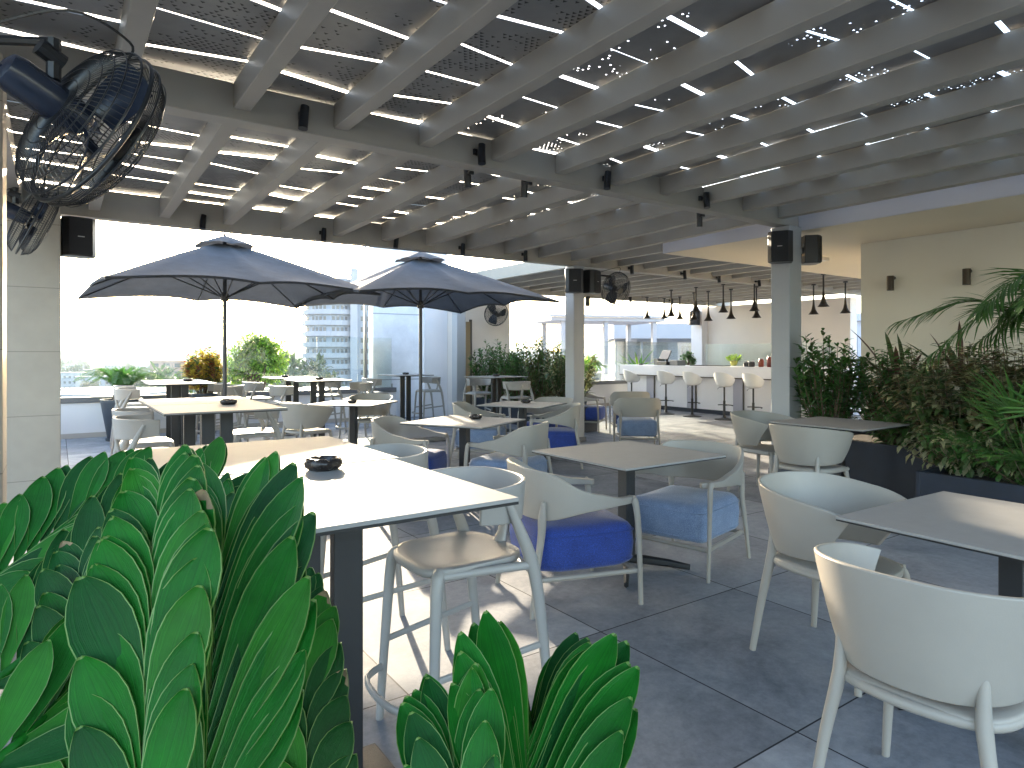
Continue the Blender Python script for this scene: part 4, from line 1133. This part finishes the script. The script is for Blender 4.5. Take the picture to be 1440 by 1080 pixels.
# (x, y, lamp mouth height)
pl = [(910, 12.9, 497-0), (934, 12.3, 0), (944, 11.2, 0), (956, 12.3, 0), (976, 12.4, 0), (979, 10.6, 0), (996, 12.2, 0), (1017, 10.4, 0), (1028, 12.0, 0), (1061, 10.0, 0), (1064, 11.9, 0), (1144, 10.6, 0), (1158, 8.6, 0), (1189, 10.3, 0)]
pys = [448, 448, 445, 449, 450, 439, 451, 439, 448, 437, 447, 442, 431, 440]
names_ = ['first and closest to the fan', 'second along', 'third, hung a little nearer', 'fourth along', 'fifth along', 'sixth, overlapping the bar speaker', 'seventh along', 'eighth, hung nearer with a wide horn', 'ninth along', 'tenth, hung just clear of the near column', 'eleventh, half behind the tenth', 'first past the near column', 'largest, past the near column', 'last, before the peach pier']
a0 = radians(34.8)
for i, (px, yy, _) in enumerate(pl):
    # chosen along the view of the bar, then fixed as places in the terrace
    k = (px-720)/921; d = None
    xb = 12.35 if i % 2 == 0 else 12.95
    if i in (2, 5, 7, 9, 12): xb = 11.4
    d = xb/(sin(a0)+k*cos(a0)); u = k*d
    x, y = round(d*sin(a0)+u*cos(a0), 2), round(d*cos(a0)-u*sin(a0), 2)
    z = round(H + (498-pys[i])/921*d, 2)
    lab = 'slim black horn pendant over the bar, %s' % names_[i]
    o = PE if i == 0 else dup(PE, (0,0,0), 0, lab)
    o['label'] = lab; o.location = (x, y, z); o.scale = (1, 1, (2.835-z)/.62 if False else 1)
    # rod reaches the rafters
    rod = [c for c in kids(o) if c.name.startswith('rod')][0]
    rod.scale = (1, 1, (2.83-z-.2)/.42); rod.location = (0, 0, .2-.2*(2.83-z-.2)/.42)

# ------------------------------------------------------------------ things on the bar
till = thing('till', 'black till with tilted screen and printer on the far end of the white bar', 'till', (12.55, 11.25, 1.10), D_(170))
MB().box((-.18, -.2, 0), (.18, .2, .1)).build('cash_drawer', BLACKP, till, bevel=.008)
MB().box((-.015, -.17, -.12), (.015, .17, .12), 0, Matrix.Translation((.05, 0, .26)) @ Matrix.Rotation(-.45, 4, 'Y')).build('screen', BLACKP, till, bevel=.006)
MB().tube([(0,0,.1), (.03, 0, .24)], .03, 8).build('stand', BLACKP, till)
MB().box((-.12, -.42, 0), (.1, -.24, .17)).build('printer', mat('grey_plastic', (.06,.065,.07), .5), till, bevel=.01)
MB().box((-.13, .24, 0), (.12, .55, .13)).build('keyboard_box', mat('grey_plastic2', (.10,.10,.105), .5), till, bevel=.01)
def jar(label, y, x, r_, h, col, name='jar', cat='jar'):
    t = thing(name, label, cat, (x, y, 1.10), 0, 'jars and bowls on the bar')
    c_ = 'jar_%d' % int(y*100)
    MB().lathe([(r_*.8, 0), (r_, .02), (r_, h*.8), (r_*.75, h)], 18).build('body', mat(c_, col, .3), t, smooth=True)
    MB().lathe([(r_*.8, h+.001), (r_*.8, h+.025), (.01, h+.03)], 16).build('lid', STEEL, t, smooth=True)
jar('red lidded jar on the bar nearest the near column', 8.2, 12.6, .06, .20, (.28, .035, .02))
jar('tall dark red jar beside the nearest red one', 8.42, 12.62, .065, .22, (.20, .03, .02))
jar('orange red jar with a low lid next to the dark bowls', 8.62, 12.6, .06, .17, (.30, .07, .03))
jar('small black bowl between the herb pot and the red jars', 8.85, 12.6, .07, .11, (.03, .03, .03))
jar('small dark grey bowl next to the herb pot', 9.02, 12.65, .07, .10, (.05, .05, .05))
for i, (y, w_) in enumerate(((9.75, .5), (10.3, .35))):
    t = MB().box((-.13, -w_/2, 0), (.13, w_/2, .02)).build('bar_tray', BLACKP, bevel=.004); t.location = (12.6, y, 1.101)
    tag(t, ('long flat black tray on the bar between herb pot and till', 'short flat black tray on the bar beside the till')[i], 'tray')
pt_ = round_pot('herb_pot', 'small yellow green pot on the bar holding a lime coloured herb', (12.55, 9.28, 1.10), .06, .085, .13, mat('lime_pot', (.35,.36,.08), .5), saucer=False)
shrub('herb_plant', 'bushy lime coloured herb in the small pot on the bar', 'plant', (12.55, 9.28, 1.18), .22, .17, G_LIME, 16, 12, .06, .04, 3, bare=.3)

# plants behind and beside the bar
def strap_plant(name, label, loc, n, L, W, mats, seed, spread=.9, cat='plant', group=None):
    r = random.Random(seed); t = thing(name, label, cat, loc, 0, group); mb = MB()
    for k in range(n):
        a = k*2.399+r.uniform(-.3, .3); el = radians(88 - spread*70*sqrt((k+.5)/n)*r.uniform(.7, 1.1))
        dv = Vector((cos(a)*cos(el), sin(a)*cos(el), sin(el)))
        leaf(mb, (cos(a)*.03, sin(a)*.03, 0), dv, (0,0,1) if el < 1.3 else (cos(a), sin(a), 0), L*r.uniform(.65, 1.05), W*r.uniform(.8, 1.1), r.randrange(len(mats)), r.uniform(.05, .45), .35, 7,
             shape=lambda q: (.45+1.1*q)*(1-q)**.55 if q > .25 else .55+.7*q)
    mb.build('foliage', mats, t, smooth=True); return t
round_pot('round_pot', 'grey pot hidden behind the bar end holding the broad strap leaves', (13.12, 12.78, 0), .17, .21, .95, POTM, 'round pots')
strap_plant('strap_leaf_plant', 'broad strap leaved plant rising behind the far end of the bar', (13.12, 12.78, .88), 24, .80, .085, [G_LIME[2], G_FICUS[1], G_LIME[0]], 8, 1.0)
round_pot('round_pot', 'grey pot behind the till holding the clipped tiered plant', (13.4, 11.3, 0), .16, .2, .95, POTM, 'round pots')
tt = crown_tree('tiered_topiary', 'clipped plant with rounded green tiers behind the till', 'plant', (13.4, 11.3, .9), .22, .2, G_FICUS, 900, .05, .035, 31, nb=12, sq=1.3, tr=.02)
round_pot('round_pot', 'tall dark grey pot under the areca palm by the far parapet', (9.75, 11.35, 0), .15, .20, .62, POTM, 'round pots')
def areca(name, label, loc, n, Hh, R, L, seed, mats=G_PALM, W=.02, nl=22, up=.9, cat='palm', az=None, stems=True, vee=.35, droop=.35):
    r = random.Random(seed); t = thing(name, label, cat, loc); fo = MB(); st = MB()
    for k in range(n):
        a = (k*2.399+r.uniform(-.3,.3)) if az is None else r.uniform(*az)
        out = R*r.uniform(.45, 1.0); hh = Hh*r.uniform(.65, 1.0)
        p0 = Vector((cos(a)*.03, sin(a)*.03, 0)); p1 = Vector((cos(a)*out*.25, sin(a)*out*.25, hh*.6)); p2 = Vector((cos(a)*out*.65, sin(a)*out*.65, hh*.95)); p3 = Vector((cos(a)*out*1.1, sin(a)*out*1.1, hh*(1-.25*r.random()-(out/R)*.15)))
        pinnate_frond(fo, [p0, p1, p2, p3], nl, L*r.uniform(.85, 1.1), W, len(mats), r, vee=vee, droop=droop, st=st)
    fo.build('foliage', mats, t); st.build('stem', MATS['lime_c'], t); return t
areca('areca_palm', 'light green areca palm in the tall grey pot by the far parapet', (9.75, 11.35, .55), 14, .85, .75, .30, 4, [G_LIME[2], G_LIME[0], G_FICUS[1]], .022, 18)

# oleander hedge in its planter
box_planter('long_planter', 'long dark planter box under the oleander hedge', 7.35, 8.75, 7.95, 12.0, .45, NAVYP)
for i, (x, y, h, lab) in enumerate(((7.62, 9.15, 1.22, 'tawny leaved oleander of the hedge right beside the second column'), (7.62, 9.95, 1.42, 'tallest oleander in the middle of the hedge'),
                                   (7.62, 10.75, 1.30, 'oleander of the hedge behind the lift door table'), (7.55, 11.55, 1.32, 'bright green oleander at the stair tower end of the hedge'))):
    shrub('oleander', lab, 'shrub', (x, y, .40), h, .52, (G_OLE if i < 2 else [G_OLE[1], G_FICUS[1], G_OLE[0]]) if i else [G_OLE[2], G_OLE[0], G_VAR[1]], 66, 34, .125, .044, 40+i, upright=.55, group='oleander hedge', bare=.06, droop=.2)
# left pot with a cycad, croton, by the parapet
round_pot('round_pot', 'large tapered slate blue pot by the parapet next to the stone pillar', (.86, 12.25, 0), .20, .30, .66, POTM, 'round pots')
areca('sago_cycad', 'bushy sago cycad in the large slate pot by the parapet', (.86, 12.25, .64), 30, .55, .62, .13, 14, [G_FICUS[1], G_LIME[2], G_PALM[1]], .016, 26, cat='cycad', vee=.5, droop=.1)
tk = MB().lathe([(.11, .6), (.14, .68), (.10, .78), (.03, .84)], 14, (.86, 12.25, 0)); o = tk.build('cycad_trunk', BARK, None, smooth=True); o.parent = [q for q in bpy.data.objects if q.name == 'sago_cycad'][0]; o.location = (-.86, -12.25, -.64)
round_pot('round_pot', 'small slate pot under the red and yellow croton', (2.12, 12.45, 0), .16, .21, .70, POTM, 'round pots')
shrub('croton', 'croton bush with yellow and red leaves above the farthest table', 'plant', (2.12, 12.45, .62), .95, .36, [G_CROT[3], G_CROT[0], G_CROT[1], G_CROT[3], G_CROT[2]], 64, 28, .14, .052, 9, upright=.45, bare=.25)
shrub('green_filler_shrub', 'soft green shrub beside the croton behind the glass', 'plant', (1.98, 13.5, .0), 1.25, .3, [G_LIME[2], G_FICUS[1]], 20, 20, .10, .03, 19)
# planted boxes at right
box_planter('square_planter', 'navy planter box behind the planter table by the near column', 6.62, 2.55, 7.75, 4.15, .50, NAVYP, group='navy planter boxes')
box_planter('square_planter', 'navy planter box in front, nearest the low table with the sun streak', 5.55, 1.2, 6.6, 2.42, .46, NAVYP, group='navy planter boxes')
box_planter('square_planter', 'navy planter box against the beige wall behind the other two', 6.75, .6, 7.8, 2.4, .50, NAVYP, group='navy planter boxes')
shrub('leafy_shrub', 'glossy upright green shrub next to the near column', 'shrub', (7.0, 3.95, .45), 1.25, .42, G_FICUS, 64, 28, .125, .055, 51, upright=.55, bare=.03)
shrub('leafy_shrub', 'dense dark green shrub between the column shrub and the variegated bush', 'shrub', (7.1, 3.25, .45), 1.12, .50, G_FICUS, 64, 30, .115, .055, 52, upright=.45, bare=.03)
strap_plant('cordyline', 'striped sword leaved cordyline standing tall against the beige wall', (7.45, 3.42, .95), 13, .88, .085, G_CORD, 55, .85)
strap_plant('cordyline', 'second shorter cordyline nearer the palm, against the beige wall', (7.5, 2.85, 1.05), 11, .75, .08, G_CORD, 56, .7)
shrub('variegated_bush', 'wide cream and bronze variegated bush behind the front planter', 'shrub', (6.75, 2.55, .42), 1.16, .74, G_VAR, 130, 44, .10, .052, 61, upright=.35, bare=.05, droop=.4)
shrub('variegated_bush', 'bronze tinted bush nearest the picture edge under the palm', 'shrub', (6.62, 1.95, .42), 1.18, .66, [G_VAR[2], G_VAR[0], G_VAR[1]], 125, 44, .10, .052, 62, upright=.35, bare=.05, droop=.4)
shrub('trailing_plant', 'small leaved green plant spilling over the planter behind the planter table', 'plant', (6.95, 2.85, .42), .55, .6, [G_FICUS[1], G_VAR[0], G_FICUS[0]], 70, 28, .09, .05, 65, upright=.25, bare=.05, droop=.45)
shrub('trailing_plant', 'small leaved plant spilling over the rim of the front navy planter', 'plant', (6.15, 2.25, .40), .45, .52, [G_VAR[0], G_FICUS[0], G_VAR[1]], 60, 26, .07, .04, 63, upright=.2, bare=.05, droop=.5)
shrub('trailing_plant', 'low green plant filling the front of the navy planter under the fan palm', 'plant', (5.85, 1.7, .40), .5, .5, [G_FICUS[1], G_FICUS[0], G_VAR[0]], 50, 24, .08, .04, 64, upright=.25, bare=.05, droop=.5)
def fan_palm(name, label, loc, n, L, seed):
    r = random.Random(seed); t = thing(name, label, 'palm', loc); fo = MB(); st = MB()
    for k in range(n):
        a = k*2.399; el = radians(r.uniform(10, 75)); ln = r.uniform(.3, .6)
        dv = Vector((cos(a)*cos(el), sin(a)*cos(el), sin(el))); tip = dv*ln
        st.tube([(0,0,0), tuple(tip)], [.006, .004], 5); side = dv.cross(Vector((0,0,1))).normalized(); up_ = side.cross(dv)
        for j in range(17):
            b = radians(-100+200*j/16); d2 = (dv*cos(b) + side*sin(b)*.95 + up_*.12).normalized()
            leaf(fo, tip, d2, up_, L*(1-.25*abs(b)/1.75)*r.uniform(.9,1.05), .022, r.randrange(2), r.uniform(.15,.45), .4, 4)
    fo.build('foliage', G_PALM, t); st.build('stem', MATS['lime_c'], t)
fan_palm('fan_palm', 'low fan palm spreading over the front navy planter', (5.95, 1.78, .45), 15, .42, 71)
tpl = areca('tall_palm', 'tall feathery palm arching in over the beige wall at the picture edge', (6.75, 1.45, .45), 16, 1.85, 1.45, .40, 77, G_PALM, .024, 40, vee=.1, droop=.45, az=(radians(105), radians(190)))

# ------------------------------------------------------------------ air over the town
hz = MB().box((-4300, -900, GZ-3), (5300, 6300, 70)).build('haze', bpy.data.materials.new('haze_air')); hz['kind'] = 'stuff'
hm = hz.data.materials[0]; hm.use_nodes = True; hm.node_tree.nodes.remove(hm.node_tree.nodes['Principled BSDF'])
hv_ = hm.node_tree.nodes.new('ShaderNodeVolumePrincipled'); hv_.inputs['Color'].default_value = (.84, .89, .95, 1); hv_.inputs['Density'].default_value = .0004
hm.node_tree.links.new(hv_.outputs[0], hm.node_tree.nodes['Material Output'].inputs['Volume'])

# ------------------------------------------------------------------ foreground cardboard palms
ZPROF = ((0, .16), (.15, .34), (.35, .70), (.52, .93), (.64, 1.0), (.76, .92), (.86, .70), (.93, .43), (.98, .20), (1, .05))
ZT_ = (0, .12, .25, .38, .52, .66, .78, .87, .93, .965, .985, 1)
def lerp_tab(T, t):
    for (a, x), (b, y) in zip(T[:-1], T[1:]):
        if t <= b: return x + (y-x)*(t-a)/(b-a)
    return T[-1][1]
def zamia_leaf(mb, base, dv, nrm, L, W, mi, cup=.10, bend=.12, r=None, dry=False):
    d = Vector(dv).normalized(); n = Vector(nrm); s = d.cross(n); s.normalize(); n = s.cross(d).normalized(); b = Vector(base)
    nl = len(ZT_)-1; cols = (-1, -.962, -.5, 0, .5, .962, 1); vs = []
    tw = r.uniform(-.05, .05) if r else 0
    for i in range(nl+1):
        t = ZT_[i]
        wv = .5*W*lerp_tab(ZPROF, t)
        c = b + d*(L*t) - n*(bend*L*t*t)
        for q in cols:
            lift = cup*W*(q*q) + tw*q*W*t
            vs.append(c + s*(q*wv) + n*lift)
    k = len(cols); th = .0022
    top = vs; bot = [Vector(v) - n*th for v in vs]; N0 = len(vs); fs = []; ms = []
    for i in range(nl):
        for j in range(k-1):
            a = i*k+j; e = 4 if (dry and i >= nl-4 and (j > 3 or i >= nl-3)) else 1 if (j == 0 or j == k-2 or (i == nl-1)) else mi
            fs.append((a, a+1, a+k+1, a+k)); ms.append(e)
            fs.append((N0+a, N0+a+k, N0+a+k+1, N0+a+1)); ms.append(e if e == 1 else mi)
        for j in (0, k-1):
            a = i*k+j; fs.append((a, a+k, N0+a+k, N0+a) if j == 0 else (a, N0+a, N0+a+k, a+k)); ms.append(1)
    for j in range(k-1):
        a = nl*k+j; fs.append((a, a+1, N0+a+1, N0+a)); ms.append(1)
    mb.q += [q for i in range(nl+1) for q in cols]*2
    o = len(mb.v); mb.v += [tuple(v) for v in top+bot]; mb.f += [tuple(q+o for q in f) for f in fs]; mb.m += ms
def cam_pt(px, py, d):
    """place measured off the photograph once: a point d metres in front of where it was taken"""
    v = at(px, d); v.z = H - (py-498)/921*d; return v
def zamia_frond(parent, off, pts, n, L, W, seed, view_n, angL=32, angR=32, lift=.35, mi=0, sides=(-1, 1), start=.1, grow=None, pitch=.22):
    r = random.Random(seed); P = bez([Vector(p)-off for p in pts], 10); N_ = len(P); mb = MB()
    mb.tube(P, [.0075*(1-.55*k/(N_-1)) for k in range(N_)], 8, mi=0); mb.q = [0.0]*len(mb.v)
    for k in range(n):
        u = start + (1-start)*(k+.5)/n; f = u*(N_-1); i = min(int(f), N_-2); p = P[i].lerp(P[i+1], f-i)
        ax = (P[min(i+2, N_-1)]-P[max(i-1, 0)]).normalized(); vn = (Vector(view_n) - ax*Vector(view_n).dot(ax)).normalized(); side = ax.cross(vn).normalized()
        for sg in sides:
            a = radians((angL if sg < 0 else angR) + r.uniform(-4, 4))*(1-.35*u)
            o_ = (side*sg*cos(lift) + vn*sin(lift)).normalized()
            dv = (ax*cos(a) + o_*sin(a) + vn*pitch*(1-.3*u)).normalized()
            g = (grow(u) if grow else (.75+.35*sin(pi*min(1, u*1.05))))*r.uniform(.93, 1.07)
            nr = (vn*cos(lift) - side*sg*sin(lift)*.9)
            m_ = mi if r.random() < .6 else r.choice((0, 2, 3)); 
            dry = r.random() < .06
            zamia_leaf(mb, p, dv, nr, L*g, W*min(1.1, g)*r.uniform(.92, 1.06), m_, cup=.07, bend=r.uniform(-.03, .10), r=r, dry=dry)
    o = mb.build('frond', ZAMIA, parent, smooth=True, angle=60)
    at_ = o.data.attributes.new('across', 'FLOAT', 'POINT'); at_.data.foreach_set('value', mb.q)
    return o
box_planter('front_planter', 'dark planter trough below the cardboard palms in the foreground', -.55, .55, .78, .88, .62, NAVYP)
zl = Vector((.10, .72, .58)); zr = Vector((.60, .70, .58))
z1 = thing('cardboard_palm', 'large cardboard palm with thick overlapping green leaflets filling the near corner', 'plant', zl)
z2 = thing('cardboard_palm', 'smaller cardboard palm fanning up at the bottom centre of the view', 'plant', zr)
vn = -Vector((sin(a0), cos(a0), 0)) + Vector((0,0,.35))
def ZF(par, off, pts, *a, **k): return zamia_frond(par, off, [cam_pt(*q) for q in pts], *a, **k)
# two big fronds in the middle
ZF(z1, zl, [(195, 1280, .60), (205, 1060, .66), (218, 890, .72), (228, 745, .80)], 17, .160, .058, 101, vn, 24, 24, .05, pitch=.15)
ZF(z1, zl, [(275, 1300, .66), (288, 1080, .74), (298, 910, .82), (308, 790, .90)], 16, .225, .061, 102, vn, 14, 40, .05, pitch=.15)
ZF(z1, zl, [(430, 1300, .86), (425, 1120, .92), (418, 980, .98), (412, 880, 1.04)], 12, .13, .050, 103, vn, 12, 42, .1, mi=2)
ZF(z1, zl, [(250, 1150, .95), (268, 950, 1.0), (280, 840, 1.05), (290, 760, 1.1)], 11, .16, .052, 110, vn, 18, 22, .1, mi=2)
ZF(z1, zl, [(110, 1250, .74), (118, 1060, .80), (125, 920, .86), (128, 830, .92)], 11, .135, .046, 112, vn, 26, 16, .1, mi=2)
# fronds at far left
ZF(z1, zl, [(-60, 1000, .92), (70, 895, 1.0), (190, 780, 1.08), (290, 700, 1.15)], 17, .155, .048, 104, vn, 50, 36, .05, mi=2, pitch=.1)
ZF(z1, zl, [(-120, 900, 1.1), (0, 810, 1.18), (90, 745, 1.25), (170, 700, 1.3)], 13, .145, .050, 105, vn, 48, 20, .1, pitch=.1)
ZF(z1, zl, [(-70, 1120, .66), (20, 1050, .70), (70, 1000, .74), (95, 960, .78)], 6, .13, .038, 106, vn, 34, 26, .1, mi=3, pitch=.1)
ZF(z1, zl, [(60, 1000, 1.2), (150, 850, 1.28), (215, 755, 1.33), (250, 705, 1.38)], 10, .14, .05, 107, vn, 36, 22, .2, mi=2, pitch=.1)
# bottom centre fan
ZF(z2, zr, [(736, 1330, .62), (736, 1200, .67), (738, 1110, .72), (742, 1050, .76)], 12, .205, .047, 108, vn, 26, 40, .05, start=.1, pitch=.10)
ZF(z2, zr, [(668, 1400, .60), (660, 1260, .64), (652, 1160, .68), (648, 1085, .72)], 10, .15, .044, 109, vn, 22, 16, .1, pitch=.10)
ZF(z2, zr, [(760, 1300, .80), (752, 1150, .84), (748, 1060, .88), (746, 1010, .92)], 9, .16, .046, 111, vn, 30, 40, .1, mi=2, pitch=.08)
